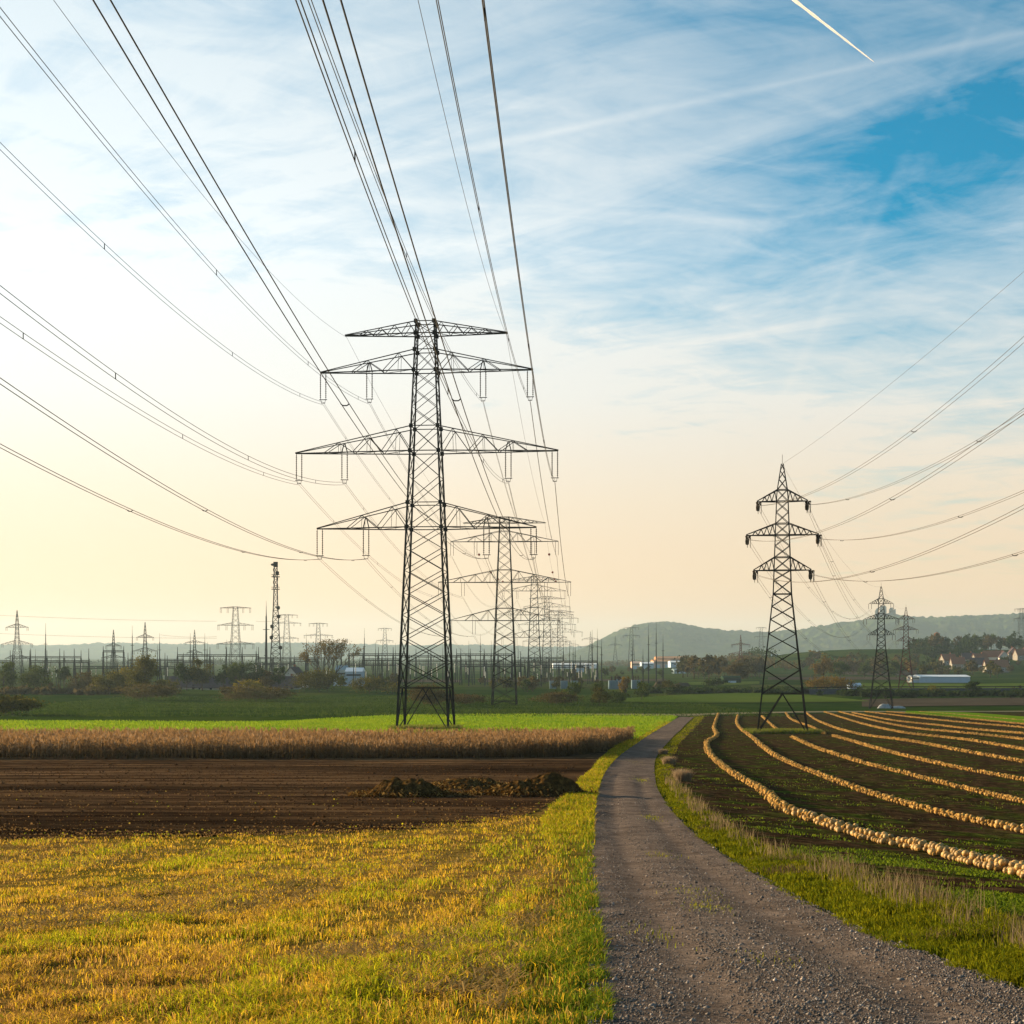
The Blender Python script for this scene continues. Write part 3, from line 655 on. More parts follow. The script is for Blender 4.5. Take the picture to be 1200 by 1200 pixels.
# ------------------------------------------------------------------ switchyard
def place(u, D): x = (u-600)/1750*D; return x, D, float(H(x, D))
def mast(u, vtop, D, label, thick=1.0, tip=True):
    x, y, z = place(u, D); h = (768-vtop)/1750*D-z; root = empty('lightning_mast', (x, y, z), 0, label, 'mast', 'slender masts of the switchyard')
    w = .8*thick
    m = MB()
    hb = h*.82
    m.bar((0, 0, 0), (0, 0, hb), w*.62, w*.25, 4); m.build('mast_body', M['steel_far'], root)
    MB().bar((0, 0, hb), (0, 0, h), .13*thick, .06).build('spike', M['steel_far'], root)
    MB().box((0, 0, hb*.8), (w*1.8, w*1.8, .25)).build('collar', M['steel_far'], root)
for u, vt, D, lab in [(694, 738, 900, 'leftmost thin mast right of the pylon row'), (700, 737, 930, 'thin mast second right of the pylon row'), (705, 748, 760, 'dark thin mast in front of the hill\'s left foot'),
        (741, 748, 760, 'dark thin mast above the blue-grey cabinets'), (753.5, 760, 780, 'shortest thin mast beside the blue-grey cabinets'), (760, 732, 860, 'tall thin mast in front of the wooded hill, left of the tallest'),
        (769, 729, 850, 'tallest thin mast in front of the wooded hill'), (777, 743, 870, 'rightmost thin mast in front of the wooded hill'),
        (53.5, 730, 820, 'tall thin mast right of the left-end pylon'), (155, 733, 860, 'thin mast left of the pylon behind the bushes'), (187, 742, 900, 'thin mast right of the pylon behind the bushes'),
        (223, 742, 820, 'thin mast in the yard left of the flat-topped pylon'), (240, 742, 900, 'thin mast directly left of the flat-topped pylon'), (359, 742, 860, 'thin mast left of the bare autumn tree'), (427, 736, 900, 'thin mast right of the bare autumn tree'),
        (563, 743, 820, 'dark thin mast between the first and second tall pylons'), (312, 704, 810, 'stout tapering mast standing close left of the radio mast')]:
    mast(u, vt, D, lab, 2.2 if u == 312 else 1.0 if D < 850 else 1.1)
def gantry(u0, u1, vbeam, vtop, D, nposts, label, insul=True):
    x0, y, z0 = place(u0, D); x1, _, z1 = place(u1, D); z = min(z0, z1); root = empty('switchyard_gantry', ((x0+x1)/2, y, z), 0, label, 'gantry', 'gantries of the switchyard')
    w = x1-x0; hb = (768-vbeam)/1750*D-z; ht = (768-vtop)/1750*D-z
    for k in range(nposts):
        x = -w/2+w*k/(nposts-1); m = MB()
        for s in (-1, 1): m.bar((x+s*.62, -s*.1, 0), (x+s*.22, 0, hb), .32, .28, 4)
        m.bar((x, 0, hb), (x, 0, ht), .32, .14, 4)
        for q in range(5): m.bar((x-.5*(1-q/6), 0, hb*q/5), (x+.5*(1-(q+1)/6), 0, hb*(q+1)/5), .06, n=3)
        m.build('gantry_post', M['steel_far'], root)
    m = MB(); m.bar((-w/2, -.4, hb), (w/2, -.4, hb), .34).bar((-w/2, .4, hb), (w/2, .4, hb), .34).bar((-w/2, 0, hb+.9), (w/2, 0, hb+.9), .26)
    n = max(4, int(w/1.6))
    for q in range(n):
        xa, xb = -w/2+w*q/n, -w/2+w*(q+.5)/n; m.bar((xa, 0, hb+.9), (xb, -.4, hb), .06, n=3); m.bar((xb, -.4, hb), (xa+w/n, 0, hb+.9), .06, n=3)
    m.build('gantry_beam', M['steel_far'], root)
    if insul:
        for q in range(int(w/4.5)):
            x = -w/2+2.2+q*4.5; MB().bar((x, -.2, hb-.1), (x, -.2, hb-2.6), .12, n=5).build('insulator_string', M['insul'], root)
G = [(-20, 12, 776, 762, 840, 3, 'cropped gantry at the left edge of the switchyard'), (36, 104, 776, 760, 830, 5, 'wide gantry right of the left-end pylon'), (88, 205, 783, 772, 800, 8, 'long low gantry behind the yellowish bushes'),
     (121, 145, 764, 757, 900, 3, 'small tall gantry left of the pylon behind the bushes'), (208, 303, 769, 758, 850, 6, 'wide gantry carrying a beam between round trees and radio mast'), (196, 250, 776, 768, 930, 4, 'rear gantry behind the round dark trees'),
     (345, 372, 775, 768, 860, 3, 'short gantry hidden partly by the bare autumn tree'), (409, 478, 768, 758, 830, 5, 'wide gantry left of the tallest pylon'), (405, 470, 780, 772, 900, 5, 'lower rear gantry left of the tallest pylon'),
     (470, 540, 770, 760, 930, 5, 'gantry behind the legs of the tallest pylon'), (535, 600, 768, 760, 880, 5, 'gantry between the first and second tall pylons'), (540, 615, 781, 773, 800, 6, 'low gantry at the foot of the second tall pylon'),
     (610, 660, 772, 763, 920, 4, 'gantry right of the second tall pylon'), (620, 690, 782, 774, 820, 5, 'low gantry beneath the third and fourth tall pylons'), (305, 345, 779, 770, 900, 4, 'gantry at the foot of the radio mast')]
for g in G: gantry(*g)
# posts carrying apparatus, many and alike
post_bm = MB().bar((0, 0, 0), (0, 0, 3.2), .16, .13, 4); ins_bm = MB().lathe((0, 0, 3.2), [(.10, 0), (.25, .2), (.12, .4), (.25, .6), (.12, .8), (.25, 1.0), (.12, 1.2), (.25, 1.5), (.12, 2.1), (.3, 2.3), (.05, 2.5)], 6)
pm, im = post_bm.mesh('post', M['steel_far']), ins_bm.mesh('insulator_column', M['plaster'])
for i in range(90):
    u = random.choice([random.uniform(40, 215), random.uniform(300, 470), random.uniform(480, 700), random.uniform(480, 700)]); D = random.uniform(720, 920)
    x, y, z = place(u, D); r = empty('insulator_post', (x, y, z), 0, 'slim apparatus post standing among the switchyard gantries', 'post', 'apparatus posts of the switchyard')
    s = random.uniform(.9, 2.2); r.scale = (1, 1, s); add('post', pm, r); add('insulator_column', im, r)
def cabinet(u0, u1, vt, vb, D, label, mat='cabinet'):
    x0 = (u0-600)/1750*D; x1 = (u1-600)/1750*D; z = float(H((x0+x1)/2, D)); h = (vb-vt)/1750*D; w = x1-x0
    root = empty('transformer', ((x0+x1)/2, D, z), 0, label, 'transformer', 'transformers of the switchyard')
    b = MB().box((0, 0, h*.42), (w, w*.7, h*.84)); b.build('tank', M[mat], root)
    for k in range(5): MB().box((-w*.4+k*w*.2, -w*.40, h*.42), (w*.08, w*.1, h*.6)).build('radiator', M[mat], root)
    for k in (-1, 0, 1): MB().lathe((k*w*.28, 0, h*.84), [(w*.04, 0), (w*.09, h*.1), (w*.05, h*.2), (w*.09, h*.26), (w*.02, h*.45)], 6).build('bushing', M['insul'], root)
for a in [(644, 652, 797, 808, 700, 'left one of three blue-grey transformers under the pylon row'), (657, 665, 797, 808, 700, 'middle one of three blue-grey transformers under the pylon row'), (669, 677, 796, 807, 700, 'right one of three blue-grey transformers under the pylon row'),
          (713, 729, 795, 807, 690, 'wide blue-grey transformer left of the orange bush'), (740, 750, 793, 805, 700, 'blue-grey transformer right of the orange bush'), (721, 733, 789, 797, 800, 'pale blue transformer behind the wide one')]: cabinet(*a)

# radio mast with dishes
def radio_mast():
    D = 800; x, y, z = place(323, D); h = (768-657)/1750*D-z
    root = empty('radio_mast', (x, y, z), .15, 'tall lattice radio mast with platforms and antennas behind the houses', 'radio mast')
    wat = lambda t: float(np.interp(t, [0, .2, .42, .65, .8, 1], [7.4, 5.4, 3.7, 2.3, 1.7, 1.5])); P = lambda t, i: Vector(((-1, 1, 1, -1)[i]*wat(t)/2, (-1, -1, 1, 1)[i]*wat(t)/2, h*t))
    lv = np.linspace(0, .95, 20)
    for i in range(4): MB().tube([P(t, i) for t in lv], .26).build('leg', M['steel_far'], root)
    m = MB()
    for a, b in zip(lv[:-1], lv[1:]):
        for i in range(4): m.bar(P(a, i), P(b, (i+1) % 4), .14, n=3); m.bar(P(a, (i+1) % 4), P(b, i), .14, n=3); m.bar(P(b, i), P(b, (i+1) % 4), .14, n=3)
    tag(m.build('lattice', M['steel_far'], root), kind='stuff')
    for t in (.77, .87): MB().box((0, 0, h*t), (4.4, 4.4, .3)).box((0, 0, h*t+1.1), (4.4, 4.4, .1)).build('platform', M['steel'], root)
    MB().box((0, 0, h*.97), (2.4, 2.4, 2.6)).build('antenna_head', M['steel'], root)
    MB().lathe((-1.5, -.8, h*.965), [(.1, -.6), (1.0, -.2), (1.1, .5), (.3, .8)], 8).build('antenna_drum', M['steel'], root)
    for t, s in ((.90, 1), (.55, 1), (.38, -1), (.47, -1), (.3, 1), (.62, 1)):
        MB().lathe((s*wat(t)*.55, -wat(t)*.5, h*t), [(.1, -1.1), (.9, -.7), (1.0, .6), (.2, 1.1)], 8).build('antenna_drum', M['steel'], root)
    for k in range(6): MB().box(((-1)**k*1.15, -1.2, h*(.8+.025*k)), (.35, .3, 1.6)).build('panel_antenna', M['steel'], root)
radio_mast()
for k in range(30):
    left = k < 16; u = random.uniform(25, 465) if left else random.uniform(485, 690); mast(u, random.uniform(749, 765), random.uniform(740, 960), 'short thin mast among the gantries of the %s switchyard' % ('left' if left else 'central'), .8)
for a in [(15, 95, 771, 762, 960, 5, 'faint rear gantry behind the left-end pylon'), (150, 215, 774, 765, 1000, 4, 'faint rear gantry behind the pylon with bushes'), (300, 400, 772, 763, 980, 6, 'faint rear gantry behind radio mast and autumn tree'), (480, 590, 775, 766, 1000, 6, 'faint rear gantry between the first two tall pylons'), (600, 700, 776, 768, 980, 6, 'faint rear gantry behind the pylon row'), (425, 470, 774, 765, 800, 3, 'dark gantry close left of the tallest pylon')]: gantry(*a)

# ------------------------------------------------------------------ buildings
def house(u, vbase, D, w, d, hw, hr, rz, label, roof='rooftile', wall='plaster', group='houses among the trees', nwin=2, z=None):
    x = (u-600)/1750*D; z = float(H(x, D)) if z is None else z
    root = empty('house', (x, D, z-.3), rz, label, 'house', group)
    MB().box((0, 0, hw/2), (w, d, hw)).build('wall', M[wall], root)
    for s in (-1, 1):
        g = MB(); n = len(g.v); xx = s*(w/2-.1); g.v += [(xx-.08, -d/2, hw), (xx-.08, d/2, hw), (xx-.08, 0, hw+hr), (xx+.08, -d/2, hw), (xx+.08, d/2, hw), (xx+.08, 0, hw+hr)]
        g.f += [(0, 2, 1), (3, 4, 5), (0, 1, 4, 3), (1, 2, 5, 4), (2, 0, 3, 5)]; g.build('gable', M[wall], root)
    e = .5; o = d/2+e; dz = hr*e/(d/2); rf = None
    for s in (-1, 1):
        m = MB(); m.v = [(-w/2-e, s*o, hw-dz), (w/2+e, s*o, hw-dz), (w/2+e, 0, hw+hr), (-w/2-e, 0, hw+hr), (-w/2-e, s*o, hw-dz+.3), (w/2+e, s*o, hw-dz+.3), (w/2+e, 0, hw+hr+.3), (-w/2-e, 0, hw+hr+.3)]
        m.f = [(0, 1, 2, 3), (4, 7, 6, 5), (0, 4, 5, 1), (1, 5, 6, 2), (2, 6, 7, 3), (3, 7, 4, 0)]; rf = m.build('roof', M[roof], root)
    MB().box((w*.2, .6, hw+hr+.4), (.9, .9, 1.9)).build('chimney', M['redroof'], rf)
    for k in range(nwin):
        wx = -w/2+w*(k+.5)/nwin; wn = MB().box((wx, -d/2-.03, hw*.55), (1.5, .14, 1.6)).build('window', M['white'], root)
        MB().box((wx, -d/2-.12, hw*.55), (1.15, .06, 1.25)).build('pane', M['pane'], wn)
    wn = MB().box((-w/2-.03, 0, hw*.9), (.14, 1.4, 1.5)).build('window', M['white'], root); MB().box((-w/2-.12, 0, hw*.9), (.06, 1.1, 1.2)).build('pane', M['pane'], wn)
    MB().box((w*.08, -d/2-.05, 1.15), (1.1, .16, 2.2)).build('door', M['bark'], root)
for a in [(225, 806, 690, 17, 9, 1.5, 4.6, .05, 'long low house with dark roof under the round dark trees'), (262, 806, 680, 19, 9, 1.5, 4.6, -.04, 'wide house with dark roof left of the yellow bush'), (211, 806, 700, 9, 8, 1.5, 4.4, .3, 'small dark-roofed house left of the long low one'),
          (286, 806, 700, 12, 8, 1.5, 4.3, .1, 'dark-roofed house directly behind the yellow bush'), (335, 806, 690, 13, 8, 1.5, 4.5, 0, 'dark-roofed house right of the yellow bush'), (345, 800, 720, 10, 11, 4.2, 6.0, 1.35, 'steep gabled house left of the bare autumn tree')]: house(*a)
def hall(u0, u1, vt, vb, D, depth, label, wall='white', roof=None, group='industrial halls in the valley', doors=2, cat='hall', band_on=True):
    x0 = (u0-600)/1750*D; x1 = (u1-600)/1750*D; xc = (x0+x1)/2; w = x1-x0; zt = (768-vt)/1750*D; zb = float(H(xc, D))-.5; zb = min(zb, zt-4); h = zt-zb
    root = empty('industrial_hall', (xc, D, zb), 0, label, cat, group)
    MB().box((0, depth/2, h/2), (w, depth, h)).build('wall', M[wall], root)
    m = MB(); rr = min(3.0, h*.25); m.v = [(-w/2-.4, -.4, h), (w/2+.4, -.4, h), (w/2+.4, depth+.4, h), (-w/2-.4, depth+.4, h), (-w/2-.4, depth/2, h+rr), (w/2+.4, depth/2, h+rr)]
    m.f = [(0, 1, 5, 4), (2, 3, 4, 5), (0, 4, 3), (1, 2, 5), (0, 3, 2, 1)]; m.build('roof', M[roof or wall], root)
    if band_on: MB().box((0, -.06, h*.78), (w*.9, .16, h*.1)).build('window_band', M['pane'], root)
    for k in range(doors): MB().box((-w/2+w*(k+.5)/doors, -.08, h*.28), (4.5, .2, h*.5)).build('gate', M['bluegrey'], root)
    return root
for a, k in [((648, 700, 778.5, 783, 2000, 40, 'long white hall behind the pylon row'), {}), ((675, 684, 779, 789, 1500, 20, 'small cream building catching the sun below the long white hall'), dict(wall='plaster')),
          ((741, 753, 777, 784, 1750, 25, 'small pinkish hall left of the bluish ones'), dict(wall='pinkwall')), ((752, 766, 777.5, 785, 1700, 25, 'bluish white hall left of the terracotta roof'), dict(wall='bluegrey', roof='white')),
          ((766, 787, 775, 783, 1800, 40, 'pinkish hall with terracotta roof in the valley'), dict(wall='pinkwall', roof='terracotta')), ((770, 806, 771.5, 779, 2200, 50, 'long hall with terracotta roof at the foot of the wooded hill'), dict(wall='terracotta', roof='terracotta')),
          ((786, 805, 776, 785, 1650, 30, 'white and pale blue hall right of the pinkish hall'), dict(wall='bluegrey', roof='white')), ((790, 808, 785, 790, 1350, 20, 'low grey-blue hall below the pale blue hall'), dict(wall='cabinet')),
          ((817, 834, 774.5, 779, 2200, 30, 'low white roofed hall standing alone under the hill'), {}), ((893, 904, 771, 778, 2000, 20, 'small pinkish building left of the pumpkin field pylon'), dict(wall='pinkwall')),
          ((905, 962, 769, 774, 2300, 40, 'long pale blue hall behind the pumpkin field pylon'), dict(wall='bluegrey')), ((962, 1003, 765, 773, 2300, 60, 'wide blue hall right of the pumpkin field pylon'), dict(wall='bluegrey')), ((1003, 1022, 766, 773, 2350, 60, 'blue hall annex left of the second right pylon'), dict(wall='cabinet')),
          ((1078, 1137, 793, 801, 870, 18, 'long white low warehouse right of the reddish pylon'), dict(doors=1, band_on=False, wall='bluegrey', roof='white')), ((1069, 1078, 793.5, 801, 872, 12, 'bright small annex at the left end of the white warehouse'), dict(wall='plaster', doors=1)),
          ((848, 868, 794, 801, 850, 10, 'dark green shed under the reddish two-armed pylon'), dict(wall='darkgreen', doors=1)), ((996, 1009, 803, 809, 680, 6, 'pale blue shed at the edge of the brown bushes'), dict(wall='bluegrey', doors=1)),
          ((405, 424, 787, 802, 760, 14, 'pale blue hall right of the bare autumn tree'), dict(wall='bluegrey', roof='white')), ((393, 405, 785, 802, 770, 14, 'low pale hall directly behind the bare autumn tree'), dict(wall='cabinet'))]: hall(*a, **k)
vill = [(1111, 1340, 10, 'lit cream house on the knoll\'s left slope', 'redroof'), (1135, 1345, 9, 'pale house between the knoll trees and village', 'rooftile'), (1148, 1330, 10, 'house with red roof left of the village church', 'redroof'), (1163, 1360, 13, 'wide white village house beside the gabled one', 'redroof'),
        (1176, 1350, 10, 'white steep-gabled village house, brightest on the slope', 'rooftile'), (1187, 1390, 9, 'blue-grey gabled village house near the right edge', 'rooftile'), (1197, 1370, 10, 'village house cut by the right edge', 'redroof'), (1145, 1270, 9, 'lowest white village house under the church slope', 'rooftile'), (1167, 1220, 15, 'wide low house with brown roof below the village', 'redroof'), (1122, 1290, 9, 'small red-roofed house above the white warehouse', 'redroof')]
for i, (u, D, w, lab, rf) in enumerate(vill): house(u, 0, D, w*1.25, 9, 5.2, 5.2, (1.4 if i in (4, 5) else random.uniform(-.4, .4)), lab, rf, 'plaster' if i in (3, 4, 7) else 'drab', 'houses of the village on the slope')

for k in range(16):
    D = 3000+random.uniform(-250, 250); u = 975+k*5.6+random.uniform(-2, 2); house(u, 0, D, random.uniform(10, 18), 10, 7, 5, random.uniform(-.5, .5), 'tiny hazy house at the foot of the castle hill', random.choice(['redroof', 'rooftile']), 'white', 'tiny houses at the foot of the castle hill', 1)
# castle ruin on the hill, small red tower on the knoll
def ruin():
    D = 6560; u = 1041; x = (u-600)/1750*D; z0 = (768-725.5)/1750*D
    root = empty('castle_ruin', (x, D, z0), 0, 'ruined castle on the crest of the wooded hill, behind the second right pylon', 'castle')
    s = D/1750*1.2
    def wall(pts, y, dep, nm):
        m = MB(); n = len(pts); m.v = [(a*s, y, b*s) for a, b in pts]+[(a*s, y+dep, b*s) for a, b in pts]
        m.f = [tuple(range(n)), tuple(range(2*n-1, n-1, -1))]+[(i, n+i, n+(i+1) % n, (i+1) % n) for i in range(n)]; m.build(nm, M['ruin'], root)
    wall([(-10, -6), (14, -6), (14, 3), (8, 5), (4, 4), (1, 6), (-4, 5), (-6, 7), (-10, 6)], 0, 12, 'curtain_wall')
    wall([(-7, -2), (-1, -2), (-1, 12), (-2.5, 13.5), (-4, 12.5), (-5, 14), (-7, 11)], 14, 14, 'keep')
    wall([(2, -2), (8, -2), (8, 10), (6, 9), (5, 11.5), (3, 11), (2, 9.5)], 13, 12, 'tower')
    wall([(-12, -4), (-9, -4), (-9, 9), (-10, 11), (-12, 8)], 10, 10, 'tower')
ruin()
def red_tower():
    D = 1560; x = (1098-600)/1750*D; z = float(H(x, D)); root = empty('brick_tower', (x, D, z), 0, 'small reddish tower rising above the dark trees of the knoll', 'tower')
    h = (768-741)/1750*D-z
    MB().box((0, 0, h*.45), (5, 5, h*.9)).build('shaft', M['redroof'], root); MB().bar((0, 0, h*.9), (0, 0, h*1.02), 4.2, .4).build('roof', M['redroof'], root); MB().box((0, -2.55, h*.8), (1.2, .2, 2)).build('window', M['pane'], root)
red_tower()
# road on a low embankment across the valley
def embank():
    a = gl([(945, 813.5), (1060, 812.5), (1300, 812)]); p = resample(a, 40); X = []
    prof = [(-7, -.2, 0), (-4.2, 2.0, 0), (4.2, 2.0, 0), (7, -.2, 0)]
    V = []
    for q in p: V.append([(q[0], q[1]+o, float(H(q[0], q[1]))+z) for o, z, _ in prof])
    V = np.array(V).transpose(1, 0, 2); me = grid_mesh('road_embankment', V[..., 0], V[..., 1], V[..., 2], M['asphalt']); tag(add('road_embankment', me), kind='structure')
    root = empty('guard_rail', (p[20][0], p[20][1]-4, float(H(*p[20]))+2), 0, 'dark guard rail along the raised road across the valley', 'guard rail')
    o = Vector(root.location); m = MB()
    m.tube([Vector((q[0], q[1]-4, float(H(*q))+2.75))-o for q in p], .17); m.build('rail', M['steel'], root)
    for q in p[::2]: MB().box(tuple(Vector((q[0], q[1]-4, float(H(*q))+2.3))-o), (.2, .2, .9)).build('post', M['steel'], root)
embank()

# ------------------------------------------------------------------ vegetation
def leaves(centers, size, normal_spread, cols):
    n = len(centers); a = RNG.normal(size=(n, 3)); a /= np.linalg.norm(a, axis=1)[:, None]; b = RNG.normal(size=(n, 3)); b -= (b*a).sum(1)[:, None]*a; b /= np.linalg.norm(b, axis=1)[:, None]
    s = size*RNG.uniform(.6, 1.4, (n, 1)); c = centers
    v = np.stack([c-a*s, c+b*s*.55, c+a*s, c-b*s*.55], 1).reshape(-1, 3); f = np.arange(4*n).reshape(n, 4)
    return v, f, np.repeat(cols, 4, 0)
def crown_mesh(w, h, nclump, nleaf, size, col, col2, seed, flatb=.35, hollow=.55, sigma=.16):
    g = np.random.default_rng(seed); C = []
    while len(C) < nclump:
        p = g.uniform(-1, 1, 3)
        r = np.linalg.norm(p)
        if r < 1 and r > hollow*g.random() and p[2] > -1+flatb: C.append(p)
    C = np.array(C); kk = g.integers(0, nclump, nleaf); sg = sigma*g.uniform(.6, 1.4, nclump)[kk]
    p = C[kk]*.86+g.normal(size=(nleaf, 3))*sg[:, None]
    p = p*np.array([w/2, w/2, h/2])+np.array([0, 0, h/2]); p[:, 2] = np.maximum(p[:, 2], .1)
    mixv = np.clip(g.random(nclump)[kk]*.8+g.random(nleaf)*.3, 0, 1)[:, None]
    cols = np.array(col)*(1-mixv)+np.array(col2)*mixv
    v, f, c = leaves(p, size, 1, cols*g.uniform(.75, 1.25, (nleaf, 1)))
    return np_mesh('crown', v, [f], M['leaf'], c), C
def branch_mesh(h, C, w, hcrown, zc, r):
    m = MB(); fork = h*.28
    m.tube([(0, 0, -.3), (.05*r, 0, fork*.5), (0, .1*r, fork), (0, 0, h*.6)], [r, r*.8, r*.65, r*.25], 6)
    for c in C[:14]:
        e = Vector((c[0]*w/2*.8, c[1]*w/2*.8, zc+c[2]*hcrown/2*.8+hcrown/2)); s = Vector((0, 0, fork*random.uniform(.7, 1.3)))
        m.tube([s, s.lerp(e, .5)+Vector((0, 0, (e.z-s.z)*.12)), e], [r*.4, r*.22, r*.07], 4)
    return m.mesh('trunk', M['bark'], True)
GRN = ((.030, .055, .009), (.075, .09, .014)); OLV = ((.030, .036, .006), (.115, .095, .012)); BRN = ((.060, .050, .018), (.095, .068, .022)); AUT = ((.11, .07, .015), (.17, .11, .02)); DRK = ((.018, .036, .010), (.040, .058, .014)); YEL = ((.14, .115, .012), (.24, .185, .02))
_cache = {}
def plant(kind, u, vbase, vtop, wpx, cols, label, group, D=None, dens=1.0, conif=False):
    if D is None: x, D = ground_at(u, vbase)
    x = (u-600)/1750*D; z = float(H(x, D)); h = max(1.0, (768-vtop)/1750*D-z)*(1.3 if kind == 'bush' else 1.12); w = wpx/1750*D*1.35; tree = kind != 'bush'
    nl = int(np.clip(wpx*(vbase-vtop)*4.6*dens, 300, 7500)); sz = max(.22, 1.15*D/1750*.85)
    zc = h*.22 if kind == 'tree' else 0
    me, C = crown_mesh(w, h-zc, int(np.clip(wpx*.9, 12, 50)), nl, sz, cols[0], cols[1], int(u*13+vbase*7) & 65535, flatb=.0 if kind == 'tree' else .35)
    root = empty({'tree': 'leafy_tree', 'bush': 'bush'}[kind], (x, D, z), random.random()*0, label, kind, group)
    add('crown', me, root, (0, 0, zc))
    tm = branch_mesh(h, C, w, h-zc, zc, max(.12, h*.022)); add('trunk' if tree else 'stem', tm, root)
    return root
gb, gt = 'bushes along the far field edge', 'trees in front of the switchyard'
for a in [('bush', 4, 812, 783, 26, GRN, 'dark green bush cut by the left edge', gb), ('bush', 42, 811, 787, 30, GRN, 'dark green rounded bush under the left-end pylon', gb), ('tree', 75, 808, 783, 17, DRK, 'small pointed dark tree between bush and brown thicket', gt),
          ('bush', 96, 812, 793, 34, BRN, 'brownish thicket left of the yellowish bushes', gb), ('bush', 128, 814, 792, 30, OLV, 'olive bush at the left of the yellowish cluster', gb), ('bush', 148, 813, 788, 28, YEL, 'yellowing bush left of the tall one in the cluster', gb), ('tree', 170, 816, 773, 30, OLV, 'tallest yellowish bush-like tree of the left cluster', gt), ('bush', 194, 813, 800, 26, OLV, 'low olive bush at the right of the yellowish cluster', gb), ('bush', 172, 821, 806, 56, BRN, 'low dark brown brush below the yellowish cluster', gb),
          ('bush', 14, 838, 819, 60, OLV, 'low olive scrub in the dark green field at the left edge', gb), ('tree', 219, 806, 779, 22, DRK, 'round dark tree at the left of the house roofs', gt, 655), ('tree', 237, 808, 775, 24, OLV, 'taller olive tree right of the round dark one', gt, 655), ('tree', 262, 800, 783, 17, DRK, 'small dark tree behind the wide roofed house', gt, 655), ('tree', 275, 803, 779, 22, GRN, 'round green tree left of the radio mast', gt, 655), ('tree', 295, 803, 780, 23, DRK, 'round dark tree beside the radio mast foot', gt, 655), ('tree', 327, 800, 783, 15, DRK, 'small dark tree right of the radio mast foot', gt, 655),
          ('bush', 311, 809, 789, 26, BRN, 'brown bush at the foot of the radio mast', gb), ('bush', 290, 814, 800, 26, YEL, 'yellow bush in front of the dark house roofs', gb), ('bush', 300, 822, 808, 66, BRN, 'low dark brown brush below the yellow bush', gb), ('bush', 264, 816, 806, 16, BRN, 'small reddish brown bush left of the yellow bush', gb),
          ('bush', 374, 811, 790, 46, OLV, 'broad olive bush under the bare autumn tree', gb), ('bush', 433, 813, 797, 34, OLV, 'olive bush left of the tallest pylon', gb), ('bush', 460, 813, 803, 26, YEL, 'low yellowish bush at the tallest pylon\'s left leg', gb),
          ('bush', 505, 828, 808, 46, BRN, 'brown thicket seen through the tallest pylon\'s legs', gb), ('bush', 545, 826, 816, 46, BRN, 'low brown thicket right of the tallest pylon', gb), ('bush', 652, 826, 814, 44, BRN, 'low brown thicket right of the second tall pylon', gb), ('bush', 674, 823, 805, 17, GRN, 'rounded green bush under the third pylon\'s right side', gb), ('bush', 700, 817, 801, 13, GRN, 'small dark green bush under the thin masts', gb), ('bush', 702, 827, 811, 20, OLV, 'olive bush below the small dark green one', gb), ('bush', 724, 824, 813, 26, GRN, 'low green bush left of the orange one', gb), ('bush', 733, 813, 796, 11, AUT, 'narrow orange bush between the blue-grey transformers', gb), ('bush', 752, 821, 804, 14, GRN, 'small green bush right of the orange one', gb), ('bush', 785, 812, 800, 24, OLV, 'olive bush beside the earth mounds', gb),
          ('tree', 965, 799, 772, 17, AUT, 'tall autumn coloured tree behind the pumpkin field pylon', gt), ('tree', 985, 797, 777, 20, GRN, 'green tree right of the autumn coloured one', gt), ('bush', 972, 811, 796, 44, AUT, 'broad brown and yellow bushes at the raised road', gb), ('tree', 1139, 815, 800, 15, DRK, 'small dark tree standing below the white warehouse', gt), ('bush', 1098, 815, 805, 16, OLV, 'low olive bush beside the raised road', gb), ('bush', 1192, 812, 805, 9, BRN, 'small reddish bush at the right edge of the valley', gb),
          ('tree', 868, 800, 780, 30, BRN, 'brown tree around the reddish two-armed pylon foot', gt), ('bush', 840, 806, 797, 22, DRK, 'dark bush left of the dark green shed', gb)]: plant(*a)
# bare autumn tree: visible limbs and thin foliage
def autumn_tree():
    D = 690; u = 384; x, y, z = place(u, D); h = (768-749)/1750*D-z; w = 66/1750*D
    root = empty('autumn_tree', (x, y, z), 0, 'large half-bare autumn tree with spreading limbs between radio mast and tallest pylon', 'tree', gt)
    m = MB(); tips = []; g = random.Random(5)
    def br(p, d, L, r, lev):
        q = p+d*L; mid = p.lerp(q, .5)+Vector((g.uniform(-1, 1), g.uniform(-1, 1), 0))*L*.06
        m.tube([p, mid, q], [r, r*.8, r*.6], 5 if lev < 2 else 3)
        if lev == 5: tips.append(q); return
        if lev >= 3: tips.append(q)
        for k in range(3 if lev < 4 else 2):
            a = g.uniform(0, 6.28); sp = g.uniform(.25, .62); e = (d+Vector((math.cos(a)*sp, math.sin(a)*sp, .12))).normalized(); br(q, e, L*g.uniform(.62, .85), r*.55, lev+1)
    for k in range(5):
        a = k*1.256+.4; br(Vector((0, 0, .2)), Vector((math.cos(a)*.42, math.sin(a)*.42, 1)).normalized(), h*.26, .32, 1)
    # fit the spread
    T = np.array([tuple(t) for t in tips]); sx = (w/2)/np.percentile(np.abs(T[:, 0]), 96); sz = h/T[:, 2].max()
    m.v = [(a*sx, b*sx, c*sz) for a, b, c in m.v]; m.build('trunk', M['bark'], root)
    T = T*np.array([sx, sx, sz]); kk = RNG.integers(0, len(T), 3000); p = T[kk]+RNG.normal(size=(3000, 3))*.55
    mx = RNG.random((3000, 1)); c = np.array((.15, .095, .03))*(1-mx)+np.array((.10, .085, .025))*mx
    v, f, cc = leaves(p, .34, 1, c); add('crown', np_mesh('crown', v, [f], M['leaf'], cc), root)
autumn_tree()
